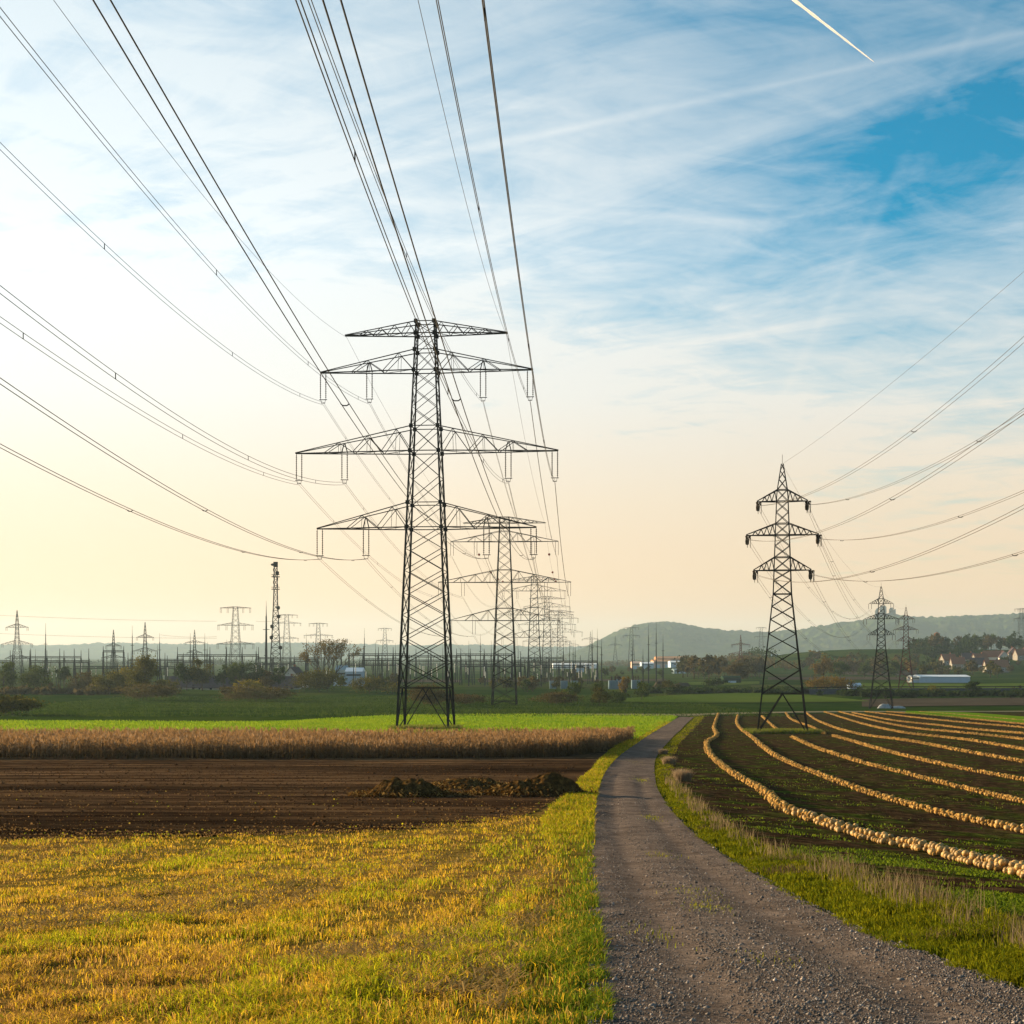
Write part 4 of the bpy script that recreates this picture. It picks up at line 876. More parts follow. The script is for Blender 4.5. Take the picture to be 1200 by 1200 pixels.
# valley trees: alike trees in bands, each its own object
protos = []
for i, (cs, kind) in enumerate([(GRN, 0), (OLV, 0), (BRN, 0), (DRK, 0), (AUT, 0), (DRK, 1)]):
    me, C = crown_mesh(9, 9.5, 16, 420, .75, cs[0], cs[1], 100+i, flatb=.05); tr = branch_mesh(11, C, 9, 9.5, 1.5, .28); protos.append((me, tr))
def band(n, u0, u1, v0, v1, label, group, smin, smax, picks, Dr=None):
    for k in range(n):
        u = random.uniform(u0, u1)
        if Dr: D = random.uniform(*Dr); x = (u-600)/1750*D
        else: x, D = ground_at(u, random.uniform(v0, v1))
        z = float(H(x, D)); me, tr = protos[random.choice(picks)]; s = random.uniform(smin, smax)
        r = empty('leafy_tree', (x, D, z), random.random()*6.28, label, 'tree', group); r.scale = (s*random.uniform(.9, 1.3), s*random.uniform(.9, 1.3), s)
        add('crown', me, r, (0, 0, 1.5)); add('trunk', tr, r)
band(34, 800, 892, 786, 798, 'olive or brown tree of the valley belt under the wooded hill', 'tree belt under the wooded hill', .7, 1.5, [1, 2, 2, 0])
band(18, 655, 800, 787, 797, 'small tree among the valley halls behind the thin masts', 'trees between the valley halls', .3, .7, [1, 2, 3, 0])
band(52, 1070, 1230, 0, 0, 'dark green tree of the wooded knoll behind the village', 'trees covering the knoll', 1.0, 1.7, [3, 5, 0, 3, 2], (1480, 1760))
band(26, 1068, 1140, 0, 0, 'dark tree on the steep left end of the knoll under the red tower', 'trees under the red tower', .9, 1.5, [3, 5, 3], (1380, 1560))
band(40, 1000, 1200, 784, 795, 'brown or green tree of the belt between warehouse and village', 'tree belt behind the white warehouse', .6, 1.2, [2, 3, 0, 1])
band(46, 940, 1080, 775, 793, 'tree on the open slope left of the knoll', 'trees on the open slope', .5, 1.1, [2, 3, 1, 0, 2, 1, 4])
band(14, 1110, 1200, 0, 0, 'tree between the village houses', 'trees among the village houses', .4, .7, [3, 0, 2], (1180, 1420))
band(16, 560, 700, 800, 812, 'low bushy tree along the switchyard fence under the pylon row', 'trees along the switchyard fence', .3, .6, [1, 2, 0])
band(14, 380, 470, 800, 808, 'low bushy tree in front of the wide gantry left of the tallest pylon', 'trees before the left gantry', .35, .6, [1, 2, 0])
# far-off woods and hedges in the haze
def woods(name, pts, n, hmin, hmax, cols, lab, seed):
    g = np.random.default_rng(seed); P = gl(pts); s = resample(P, 200); k = g.integers(0, 200, n)
    c = s[k]+g.normal(size=(n, 2))*np.array([6, 12]); zz = H(c[:, 0], c[:, 1]); hh = g.uniform(hmin, hmax, n)*vnoise(c[:, 0], c[:, 1]*0, 25, seed)+hmin*.4
    m = 26; cc = np.repeat(np.column_stack([c, zz]), m, 0); H_ = np.repeat(hh, m); p = cc+g.normal(size=(n*m, 3))*np.column_stack([H_*.33, H_*.33, H_*.28]); p[:, 2] = np.maximum(p[:, 2]+H_*.5, cc[:, 2]+.1)
    mx = np.repeat(g.random((n, 1)), m, 0); col = np.array(cols[0])*(1-mx)+np.array(cols[1])*mx
    v, f, q = leaves(p, 1.25, 1, col); o = add(name, np_mesh(name, v, [f], M['leaf'], q)); tag(o, lab, 'woods', None, 'stuff')
woods('distant_woods', [(-60, 779), (150, 779), (330, 780), (480, 780), (640, 781)], 420, 6, 13, DRK, 'dark line of woods behind the switchyard', 2)
woods('distant_woods', [(640, 780), (760, 781), (900, 781), (1000, 779)], 380, 5, 12, BRN, 'brownish line of woods around the valley halls', 3)
woods('distant_woods', [(640, 774), (760, 774), (900, 773)], 300, 6, 14, DRK, 'faint line of woods at the foot of the castle hill', 4)
woods('hedge_row', [(1010, 815.5), (1100, 815), (1240, 814.5)], 260, 1.2, 2.6, DRK, 'dark hedge along the near side of the raised road', 5)
woods('hedge_row', [(770, 812), (860, 811), (945, 811)], 220, 1.2, 2.5, DRK, 'dark hedge between the mid meadow and the valley', 6)
woods('hedge_row', [(-60, 813), (120, 813)], 120, 1.5, 3.0, BRN, 'brown hedge along the far left field edge', 7)

MANURE = []
# earth mounds, tarpaulin, manure heaps, pale stone
def mound(name, x, y, w, d, h, mat, label, cat, group=None, seed=1, n=40, rough=.35):
    t = np.linspace(-1, 1, n); X, Y = np.meshgrid(t, t); r = np.sqrt(X**2+Y**2); f = sst(1-r, 0, .62)
    N_ = fbm((X+3)*w*.5, (Y+3)*w*.5, w*.42, seed, 5)/.47; N2 = fbm((X+3)*w*.5, (Y+3)*w*.5, w*.06, seed+4, 2)-.38
    N3 = np.abs(fbm((X+3)*w*.5, (Y+3)*w*.5, w*.15, seed+9, 3)-.45)*2
    Z = h*f*(1-rough*.9+rough*.9*N_)+h*(.45*N2+.55*rough*(N3-.2))*np.clip(f*3, 0, 1)
    gx = X*w/2*(1+.12*(N_-1)); gy = Y*d/2; zb = H(x+gx, y+gy)-float(H(x, y))
    o = add(name, grid_mesh(name, gx, gy, np.where(r > .98, -.25, Z-.03)+zb, mat), None, (x, y, float(H(x, y)))); tag(o, label, cat, group); return o
for u, v, wpx, dep, hpx, lab, sd in [(472, 936, 125, 3.4, 17, 'left low heap of dark manure on the ploughed field', 1), (548, 927, 120, 3.6, 13, 'flatter middle heap of manure lying farther back', 2), (628, 935, 132, 3.6, 21, 'right heap of manure, tallest, with pale straw in it', 3), (585, 934, 90, 2.2, 10, 'small low manure lump between the middle and right heaps', 4)]:
    x, D = ground_at(u, v); s = D/1750; mound('manure_heap', x, D+dep*.4, wpx*s, dep, hpx*s, M['manure'], lab, 'manure heap', 'manure heaps on the ploughed field', sd, 110, .8)
    n = 2600; a = RNG.random(n)*6.28; r = RNG.random(n)**.6; cx = x+np.cos(a)*r*wpx*s*.55; cy = D+dep*.4+np.sin(a)*r*dep*.55
    MANURE.append((cx, cy, hpx*s*np.clip(1-r, 0, 1)*.75))
for u, v, wpx, hpx, lab, sd in [(774, 806, 22, 7, 'left earth mound at the edge of the mid meadow', 1), (800, 805, 26, 5, 'right flatter earth mound at the edge of the mid meadow', 2)]:
    x, D = ground_at(u, v); s = D/1750; mound('earth_mound', x, D, wpx*s, 5, hpx*s, M['browned'], lab, 'earth mound', 'earth mounds', sd, 26)
x, D = ground_at(1037, 830); s = D/1750; mound('tarpaulin_heap', x, D, 20*s, 2.5, 4.5*s, M['tarp'], 'pale tarpaulin covered heap at the foot of the second right pylon', 'heap', None, 5, 26)
x, D = ground_at(1052, 830); s = D/1750; mound('tarpaulin_heap', x, D, 22*s, 2, 2.5*s, M['tarp'], 'low pale tarpaulin strip right of the covered heap', 'heap', None, 6, 26)
x, D = ground_at(667, 958); s = D/1750; mound('pale_stone', x, D, 12*s, 12*s, 6*s, M['tarp'], 'pale stone lying in the verge grass beside the ploughed field', 'stone', None, 7, 20, .2)

# ------------------------------------------------------------------ pumpkins in windrows
def pumpkin_mesh(ns, nr, ribs):
    v = []; f = []
    for i in range(nr+1):
        ph = math.pi*i/nr; z = -math.cos(ph)*.40; r = math.sin(ph)*.5
        if i in (0, nr): r = .03
        z += -.05*math.exp(-(r/.12)**2)*(1 if z > 0 else -1)
        for j in range(ns):
            t = 2*math.pi*j/ns; k = r*(1-.05*(j % 2) if ribs else 1); v.append((k*math.cos(t), k*math.sin(t), z))
    for i in range(nr):
        for j in range(ns): f.append((i*ns+j, i*ns+(j+1) % ns, (i+1)*ns+(j+1) % ns, (i+1)*ns+j))
    f += [tuple(range(ns-1, -1, -1)), tuple(range(nr*ns, nr*ns+ns))]
    me = bpy.data.meshes.new('pumpkin'); me.from_pydata(v, [], f); me.materials.append(M['pumpkin']); me.polygons.foreach_set('use_smooth', [True]*len(f)); return me
PM = pumpkin_mesh(16, 8, True); PST = MB().tube([(0, 0, .33), (.01, 0, .42), (.05, .01, .50)], [.05, .035, .04], 5).mesh('stem', M['stalk'])
ROWS = [[(842, 837), (837, 852), (840, 863), (829, 871), (832, 885), (855, 906), (893, 929), (920, 951), (970, 969.5), (1027, 988), (1085, 1000), (1142, 1015), (1200, 1029), (1290, 1052)],
 [(865, 839), (864, 849), (882, 866), (905, 885), (931, 898.5), (970, 914), (1027, 935), (1085, 952), (1142, 966), (1200, 978), (1290, 996)],
 [(893, 840), (903, 849), (912, 857)], [(928, 865), (955, 877.5), (1008, 895), (1066, 910), (1123, 925), (1200, 943), (1290, 962)],
 [(921, 836), (928, 844), (951, 853), (966, 861)], [(977, 864), (1016, 875.5), (1066, 889), (1123, 902), (1200, 916.5), (1290, 932)],
 [(945, 836), (956, 844), (985, 856), (1014, 863), (1066, 870), (1123, 881), (1200, 895), (1290, 910)],
 [(966, 835), (1000, 846), (1039, 856), (1066, 861), (1142, 870), (1200, 880), (1290, 893)],
 [(983, 834.8), (1023, 845), (1066, 853.5), (1123, 859.5), (1200, 868), (1290, 878)], [(999, 836), (1046, 845), (1104, 851.5), (1200, 861), (1290, 870)],
 [(1014, 834.8), (1066, 841), (1123, 847), (1200, 853.7), (1290, 861)], [(1039, 834.8), (1123, 842), (1200, 849.5), (1290, 856)], [(1077, 835), (1140, 840), (1200, 845.5), (1290, 851)]]
P_all = []
for ri, row in enumerate(ROWS):
    w = gl(row); L_ = np.linalg.norm(np.diff(w, axis=0), axis=1).sum(); n = max(20, int(L_/.10)); s = resample(w, n)
    t = np.gradient(s, axis=0); t /= np.linalg.norm(t, axis=1)[:, None]; nn = np.column_stack([-t[:, 1], t[:, 0]])
    half = .17+.20*(ri == 0)*(1-sst(s[:, 1], 30, 80)); D_ = s[:, 1]
    for lay, cnt in ((0, 3), (1, 2)):
        for q in range(cnt):
            keep = RNG.random(n) < (.62 if lay == 0 else .42)*np.clip(70/D_, .35, 1)**.5*(1+.5*(ri == 0))
            off = (RNG.random(n)*2-1)*half*(1 if lay == 0 else .6); jit = RNG.normal(size=(n, 2))*.05
            p = s+nn*off[:, None]+jit; d = RNG.uniform(.11, .215, n)*np.where(D_ > 110, 1.2, 1.0)
            z = H(p[:, 0], p[:, 1])+.05+d*.36+lay*.12+.02
            for i in np.nonzero(keep)[0]: P_all.append((p[i, 0], p[i, 1], z[i], d[i], ri))
P_all = np.array(P_all)
vis = np.abs(P_all[:, 0]/P_all[:, 1]) < .345
# drop those that sink into one another
order = np.argsort(P_all[:, 1]-1000*vis); P_all = P_all[order]; vis = vis[order]
cell = {}; keep = []
for i, (x, y, z, d, ri) in enumerate(P_all):
    k = (int(x/.2), int(y/.2)); ok = True
    for a in (-1, 0, 1):
        for b in (-1, 0, 1):
            for j in cell.get((k[0]+a, k[1]+b), ()):
                q = P_all[j]
                if (q[0]-x)**2+(q[1]-y)**2+((q[2]-z)*1.2)**2 < (.37*(d+q[3]))**2: ok = False; break
            if not ok: break
        if not ok: break
    if ok: cell.setdefault(k, []).append(i); keep.append(i)
P_all = P_all[keep]; vis = vis[keep]
size = P_all[:, 3]/P_all[:, 1]*vis; ind = np.argsort(-size)[:300]; rest = np.ones(len(P_all), bool); rest[ind] = False
ordn = ['windrow nearest the track', 'second windrow from the track']
for i in ind:
    x, y, z, d, ri = P_all[i]
    u_ = 600+1750*x/y; where = 'near the right edge' if u_ > 1110 else 'in its middle stretch' if u_ > 1000 else 'where it bends uphill'
    r = empty('pumpkin', (x, y, z), 0, ('big' if d > .165 else 'small')+' pale pumpkin in the %s, %s' % (ordn[0] if ri == 0 else ordn[1] if ri == 1 else 'third windrow from the track', where), 'pumpkin', 'pumpkins piled in long windrows')
    r.rotation_euler = (random.uniform(-1.0, 1.0), random.uniform(-1.0, 1.0), random.random()*6.28); r.scale = (d, d, d*random.uniform(.9, 1.1))
    add('skin', PM, r); add('stem', PST, r)
def pumpkin_stuff(Q):
    ns, nr = 8, 4; ph = np.pi*np.arange(nr+1)/nr; base = []
    for a in ph:
        for j in range(ns): t = 2*np.pi*j/ns; base.append((max(np.sin(a)*.5, .04)*np.cos(t), max(np.sin(a)*.5, .04)*np.sin(t), -np.cos(a)*.4))
    base = np.array(base); nb = len(base); fb = np.array([(i*ns+j, i*ns+(j+1) % ns, (i+1)*ns+(j+1) % ns, (i+1)*ns+j) for i in range(nr) for j in range(ns)])
    n = len(Q); A = RNG.uniform(-.9, .9, n); ca, sa = np.cos(A), np.sin(A); B = base[None]*Q[:, 3, None, None]
    y = B[..., 1]*ca[:, None]-B[..., 2]*sa[:, None]; z = B[..., 1]*sa[:, None]+B[..., 2]*ca[:, None]; V = np.stack([B[..., 0], y, z], -1)+Q[:, None, :3]
    F = fb[None]+np.arange(n)[:, None, None]*nb; col = np.repeat(RNG.uniform(.5, 1.3, (n, 1))*np.array([1, .97, .92]), nb, 0)
    m2 = material('pumpkin_skin_far', [(.3, (.34, .19, .055)), (.7, (.46, .28, .09))], scale=1.5, detail=3, rough=.55, tint=True)
    o = add('pumpkin_windrows', np_mesh('pumpkin_windrows', V.reshape(-1, 3), [F.reshape(-1, 4)], m2, col, True)); tag(o, 'long rows of pale orange pumpkins running across the dark field', 'pumpkins', 'pumpkins piled in long windrows', 'stuff')
pumpkin_stuff(P_all[rest])

# ------------------------------------------------------------------ grass, maize, gravel (nobody could count them)
def blades(name, x, y, h, w, col, lean, label, mat='grass', zoff=0.0, bend=.35):
    n = len(x); a = RNG.random(n)*2*np.pi; d = np.column_stack([np.cos(a), np.sin(a)]); la = RNG.random(n)*2*np.pi; ld = np.column_stack([np.cos(la), np.sin(la)])
    ll = lean*RNG.random(n)*h; z = H(x, y)+zoff; P = np.column_stack([x, y])
    b0 = P-d*w[:, None]/2; b1 = P+d*w[:, None]/2; mid = P+ld*(ll*bend)[:, None]; m0 = mid-d*w[:, None]*.36; m1 = mid+d*w[:, None]*.36; tip = P+ld*ll[:, None]
    v = np.empty((n, 5, 3)); v[:, 0, :2] = b0; v[:, 1, :2] = b1; v[:, 2, :2] = m1; v[:, 3, :2] = m0; v[:, 4, :2] = tip
    v[:, 0, 2] = z-.02; v[:, 1, 2] = z-.02; v[:, 2, 2] = z+h*.55; v[:, 3, 2] = z+h*.55; v[:, 4, 2] = z+h*np.sqrt(np.clip(1-(lean*.6)**2, .2, 1))
    i = np.arange(n)[:, None]*5; q = i+np.array([[0, 1, 2, 3]]); t = i+np.array([[3, 2, 4]])
    o = add(name, np_mesh(name, v.reshape(-1, 3), [q, t], M[mat], np.repeat(col, 5, 0))); tag(o, label, 'grass', None, 'stuff'); return o
def scatter(n, y0, y1, xlo, xhi, p=1.6):
    """more points close by: they thin out with distance"""
    u = RNG.random(n); y = (y0**(1-p)+u*(y1**(1-p)-y0**(1-p)))**(1/(1-p)); a, b = xlo(y), xhi(y); x = a+(b-a)*RNG.random(n); ok = b > a
    return x[ok], y[ok]
def mixcol(c0, c1, t): t = np.clip(t, 0, 1)[:, None]; return np.array(c0)*(1-t)+np.array(c1)*t
LX = lambda y: edge_x(TLs, y)
PNY = resample(plough_near, 200); o_ = np.argsort(PNY[:, 0])
def in_plough(x, y): return y > np.interp(x, PNY[o_, 0], PNY[o_, 1])
STRAW, GOLD, LIME, GREEN, DEEP = (.40, .245, .062), (.56, .345, .014), (.42, .37, .012), (.17, .21, .011), (.05, .09, .010)
def meadow():
    x, y = scatter(450000, 7.2, 48, lambda y: -.37*y-.9, lambda y: LX(y)+.04, 1.5)
    k = ~in_plough(x, y-.3*RNG.random(len(x))*2-2.4*(fbm(x, y, 1.6, 25)-.36)); x, y = x[k], y[k]
    dv = LX(y)-x                                               # distance from the track
    band_ = fbm(x-.05*y, y*.14, .8, 21); pat = fbm(x, y, 1.1, 23); big = fbm(x, y, 5.5, 27)
    vb = 1-sst(dv+2.5*(pat-.47), .8, 3.4)
    gfac = np.clip((big-.47)*1.2+(band_-.48)*3.4+(pat-.47)*2.6+.80*np.exp(-((dv-1.2)/1.0)**2)+.42*np.exp(-((y-16.5)/2.4)**2)*sst(-x, .8, 3)-.7*(1-sst(y, 11.5, 14.5))*sst(dv, 1.9, 3.2)-.02, 0, 1)
    fine = fbm(x, y, .45, 29); dens = np.clip(.36+(pat-.47)*3.0+(fine-.47)*4.2+(band_-.47)*1.5+vb*.4+gfac*.15, .13, 1); k = RNG.random(len(x)) < dens; x, y, gfac, vb, dv, pat, fine = x[k], y[k], gfac[k], vb[k], dv[k], pat[k], fine[k]
    n = len(x); r = RNG.random(n)
    tr = np.zeros(n)
    for ln in ([(330, 1172), (390, 1135), (485, 1072), (548, 1030), (610, 990)], [(540, 1195), (610, 1110), (650, 1050), (672, 1000)], [(215, 1195), (380, 1095), (470, 1035), (560, 990)], [(430, 1195), (520, 1110), (590, 1045), (640, 995)]):
        w_ = gl(ln); o2 = np.argsort(w_[:, 1]); tr = np.maximum(tr, np.exp(-((x-np.interp(y, w_[o2, 1], w_[o2, 0]))/(.15+.006*y))**2)*(y > w_[o2, 1][0]-.4)*(y < w_[o2, 1][-1]+3)*np.clip(.3+(fine-.3)*3, 0, 1))
    k = RNG.random(n) > tr*.95; x, y, gfac, vb, dv, pat, fine, tr = x[k], y[k], gfac[k], vb[k], dv[k], pat[k], fine[k], tr[k]; n = len(x); r = RNG.random(n)
    c = mixcol(STRAW, GOLD, r*1.3-.1); g = mixcol(LIME, GREEN, RNG.random(n)*1.3-.25+.2*vb); c = np.where((RNG.random(n) < .10+gfac*.72)[:, None], g, c)
    c = np.where((RNG.random(n) < .35*(1-sst(y, 11, 15))*sst(dv, 2, 3.5)+.12)[:, None], mixcol((.22, .115, .03), (.34, .19, .06), RNG.random(n)), c)
    c = np.where((RNG.random(n) < .85*(1-sst(dv, .05, 1.05)))[:, None], mixcol(GREEN, DEEP, RNG.random(n)), c)  # blades beside the track tinted deep green, painting in the shaded verge edge
    h = RNG.uniform(.03, .12, n)*(.75+.45*vb+.35*gfac+(pat-.45)*1.6+(fine-.45)*1.5); w = RNG.uniform(.004, .009, n)*(.75+y/20)
    blades('meadow_grass', x, y, np.maximum(h, .03), w, c*RNG.uniform(.65, 1.5, (n, 1)), 1.15, 'golden stubble and lime green grass of the meadow left of the track', zoff=.02)
    # fallen straw lying flat
    x, y = scatter(26000, 7.6, 36, lambda y: -.37*y, lambda y: LX(y)-.6, 1.7); k = (~in_plough(x, y)) & (fbm(x*.9-y*.35, y*.28+x*.1, 2.4, 21) < .47); x, y = x[k], y[k]; n = len(x)
    a = RNG.random(n)*np.pi; L_ = RNG.uniform(.05, .18, n); d = np.column_stack([np.cos(a), np.sin(a)])*L_[:, None]; w = np.column_stack([-np.sin(a), np.cos(a)])*.003*(1+y[:, None]/14)
    P = np.column_stack([x, y]); z0 = H(x, y)+.05+RNG.random(n)*.04; z1 = z0+RNG.uniform(-.02, .06, n); v = np.empty((n, 4, 3)); v[:, 0, :2] = P-w; v[:, 1, :2] = P+w; v[:, 2, :2] = P+d+w; v[:, 3, :2] = P+d-w; v[:, 0, 2] = v[:, 1, 2] = z0; v[:, 2, 2] = v[:, 3, 2] = z1
    c = mixcol((.34, .20, .06), (.50, .33, .12), RNG.random(n)); o = add('fallen_straw', np_mesh('fallen_straw', v.reshape(-1, 3), [np.arange(4*n).reshape(n, 4)], M['grass'], np.repeat(c, 4, 0))); tag(o, 'loose dry straw lying across the meadow stubble', 'straw', None, 'stuff')
def plough_stubble():
    x, y = RNG.uniform(-26, 5, 90000), RNG.uniform(29, 66, 90000); e = y-np.interp(x, PNY[o_, 0], PNY[o_, 1]); n0 = fbm(x*.3, y, 1.2, 81)
    k = (e > -.5) & (RNG.random(len(x)) < np.clip(1.0-e/(3.0+14*np.clip(n0-.40, 0, 1)), 0, 1)*.9+.04) & (np.abs(x) < .37*y+1); x, y = x[k], y[k]; n = len(x)
    c = np.where((RNG.random(n) < .06)[:, None], mixcol(LIME, GREEN, RNG.random(n)), mixcol((.07, .04, .017), (.20, .12, .045), RNG.random(n)))
    blades('plough_stubble', x, y, RNG.uniform(.012, .045, n), RNG.uniform(.012, .03, n)*(.75+y/26), c, 1.6, 'short brown stubble along the ragged edge of the ploughed field', zoff=.06)
meadow(); plough_stubble()
def left_verge():
    x, y = scatter(80000, 34, 270, lambda y: LX(y)-np.interp(y, [34, 46, 60, 85, 110, 150, 270], [.9, 1.6, 1.25, .8, 1.0, 1.8, 2.4]), lambda y: LX(y)+.06, 1.4)
    k = RNG.random(len(x)) < sst(y, 33, 47)*np.clip(.45+(fbm(x, y, .7, 37)-.45)*4, .15, 1); x, y = x[k], y[k]; n = len(x); pat = fbm(x, y, 1.5, 33); c = mixcol(LIME, GREEN, RNG.random(n)*1.2-.2+(pat-.47)*2); c = np.where((RNG.random(n) < .25)[:, None], mixcol(STRAW, GOLD, RNG.random(n)), c); fine = fbm(x, y, .6, 35); h = RNG.uniform(.05, .26, n)*(.2+pat*.8+fine); w = RNG.uniform(.007, .013, n)*(.7+y/28)
    blades('verge_grass', x, y, h, w, c*RNG.uniform(.5, 1.2, (n, 1)), 1.0, 'lime green grass edge between the track and the ploughed field', zoff=.03)
left_verge()
def right_verge():
    vr = resample(VERGE_R, 300); o = np.argsort(vr[:, 1]); VX = lambda y: np.interp(y, vr[o, 1], vr[o, 0]); RX = lambda y: edge_x(TRs, y)
    x, y = scatter(260000, 7.0, 320, lambda y: RX(y)-.10, lambda y: VX(y)+.5+.004*y, 1.55); n = len(x)
    f = (x-RX(y))/np.maximum(VX(y)+.3-RX(y), .3); pat = fbm(x, y, 1.0, 41); edge = fbm(x, y, .35, 43)
    k = (f > (edge-.45)*.5) & (RNG.random(n) < np.clip(.50+(pat-.47)*3.2+(fbm(x, y, .35, 49)-.47)*3, .05, 1)*np.clip((1.05-f)*2.6, 0, 1)); x, y, f, pat = x[k], y[k], f[k], pat[k]; n = len(x)
    dry = np.clip((f-.55)*1.1+(fbm(x, y, 1.4, 45)-.5)*3.5, 0, .7); c = mixcol(LIME, GREEN, RNG.random(n)*1.1+(pat-.47)*1.5); dr = mixcol((.19, .13, .06), (.27, .19, .10), RNG.random(n)); c = np.where((RNG.random(n) < dry)[:, None], dr, c)
    fine = fbm(x, y, .35, 49); h = RNG.uniform(.05, .24, n)*(.45+f*.8)*(.3+pat*.8+fine*.8); w = RNG.uniform(.004, .010, n)*(.75+y/22)
    blades('verge_grass', x, y, h, w, c*RNG.uniform(.2, .85, (n, 1)), 1.2, 'green and dry grass verge between the track and the pumpkin field', zoff=.02)
    # tall dry weeds on the far side of the verge
    x, y = scatter(9000, 8.5, 75, lambda y: RX(y)+.55*(VX(y)-RX(y)), lambda y: VX(y)+.35, 1.4); k = RNG.random(len(x)) < np.clip((fbm(x, y, 1.1, 47)-.47)*6, 0, 1); x, y = x[k], y[k]; n = len(x)
    h = RNG.uniform(.12, .55, n); w = RNG.uniform(.003, .007, n)*(.8+y/24); c = mixcol((.16, .11, .055), (.29, .21, .12), RNG.random(n)); blades('dry_weeds', x, y, h, w, c, .55, 'tall dry weed stalks along the pumpkin field edge', zoff=.02)
    for u, v, hh, ww, lab in [(784, 897, .75, .9, 'left pale tuft of dry grass on the track bend'), (800, 916, .8, 1.0, 'right pale rounded tuft of dry grass on the track bend'), (777, 885, .6, .7, 'smaller far tuft of dry grass on the track bend')]:
        gx, gy = ground_at(u, v); n = 1400; a = RNG.random(n)*6.28; r = np.sqrt(RNG.random(n))*ww*.45; x = gx+np.cos(a)*r; y = gy+np.sin(a)*r; h = hh*RNG.uniform(.55, 1.1, n)*(1-(r/ww)**2)
        o = blades('grass_tuft', x, y, h, RNG.uniform(.012, .025, n), mixcol((.27, .19, .11), (.38, .28, .17), RNG.random(n)), .7, lab); o['kind'] = 'thing'; o['category'] = 'grass tuft'; o['group'] = 'dry tufts on the track bend'
right_verge()
def field_weeds():
    vr = resample(VERGE_R, 300); o = np.argsort(vr[:, 1]); VX = lambda y: np.interp(y, vr[o, 1], vr[o, 0])
    x, y = scatter(190000, 9, 260, lambda y: VX(y)-.2, lambda y: np.minimum(VX(y)+45, .37*y+1), 1.35); pat = fbm(x, y, 1.6, 51); big = fbm(x, y, 7, 53); near_v = 1-sst(x-VX(y), 1, 9)
    k = RNG.random(len(x)) < np.clip((pat-.50)*5+(big-.51)*3+near_v*.12, 0, .8)*(1-.35*sst(y, 25, 60)); x, y = x[k], y[k]; n = len(x)
    a = blades('field_weeds', x, y, RNG.uniform(.03, .12, n), RNG.uniform(.015, .035, n)*(.8+y/60), mixcol(GREEN, DEEP, RNG.random(n))*RNG.uniform(.7, 1.3, (n, 1)), 1.2, 'low green weeds scattered over the dark pumpkin field', zoff=.03)
    # grass island under the pylon
    px_, py_ = MEDP[0][0], MEDP[0][1]; n = 9000; x = px_+RNG.uniform(-4.6, 4.6, n); y = py_+RNG.uniform(-4.6, 4.6, n)
    blades('grass_island', x, y, RNG.uniform(.25, .8, n), RNG.uniform(.05, .1, n), mixcol((.16, .15, .05), GREEN, RNG.random(n)), .7, 'uncut grass under the pylon in the pumpkin field')
    px_, py_ = BIGP[0][0], BIGP[0][1]; n = 9000; x = px_+RNG.uniform(-5.2, 5.2, n); y = py_+RNG.uniform(-5.2, 5.2, n)
    blades('grass_island', x, y, RNG.uniform(.25, 1.0, n), RNG.uniform(.05, .1, n), mixcol((.16, .15, .05), GREEN, RNG.random(n)), .7, 'uncut grass between the feet of the tallest pylon')
field_weeds()
def crop():
    gn = resample(GREEN_NEAR, 200); gf = resample(GREEN_FAR, 200); n = 130000; t = RNG.random(n)**1.3; k = RNG.integers(0, 200, n); P = gn[k]*(1-t[:, None])+gf[k]*t[:, None]+RNG.normal(size=(n, 2))*.4
    keep = P[:, 0] < LX(P[:, 1])-.6; P = P[keep]; n = len(P); pat = fbm(P[:, 0], P[:, 1], 4, 61)
    blades('green_crop', P[:, 0], P[:, 1], RNG.uniform(.15, .42, n)*(.6+pat), RNG.uniform(.06, .13, n), mixcol((.13, .235, .008), (.24, .30, .015), RNG.random(n)+(pat-.47)*2)*RNG.uniform(.8, 1.2, (n, 1)), .8, 'bright young green crop around the tallest pylon', zoff=.05)
    x, y = RNG.uniform(-140, 60, 60000), RNG.uniform(310, 560, 60000); pat = fbm(x, y*2, 12, 65); n = len(x)
    blades('field_grass', x, y, RNG.uniform(.2, .5, n), RNG.uniform(.12, .25, n), mixcol((.018, .042, .006), (.045, .068, .010), RNG.random(n)+(pat-.47)*2.5), .9, 'dark green grass of the field in front of the switchyard', zoff=.0)
crop()
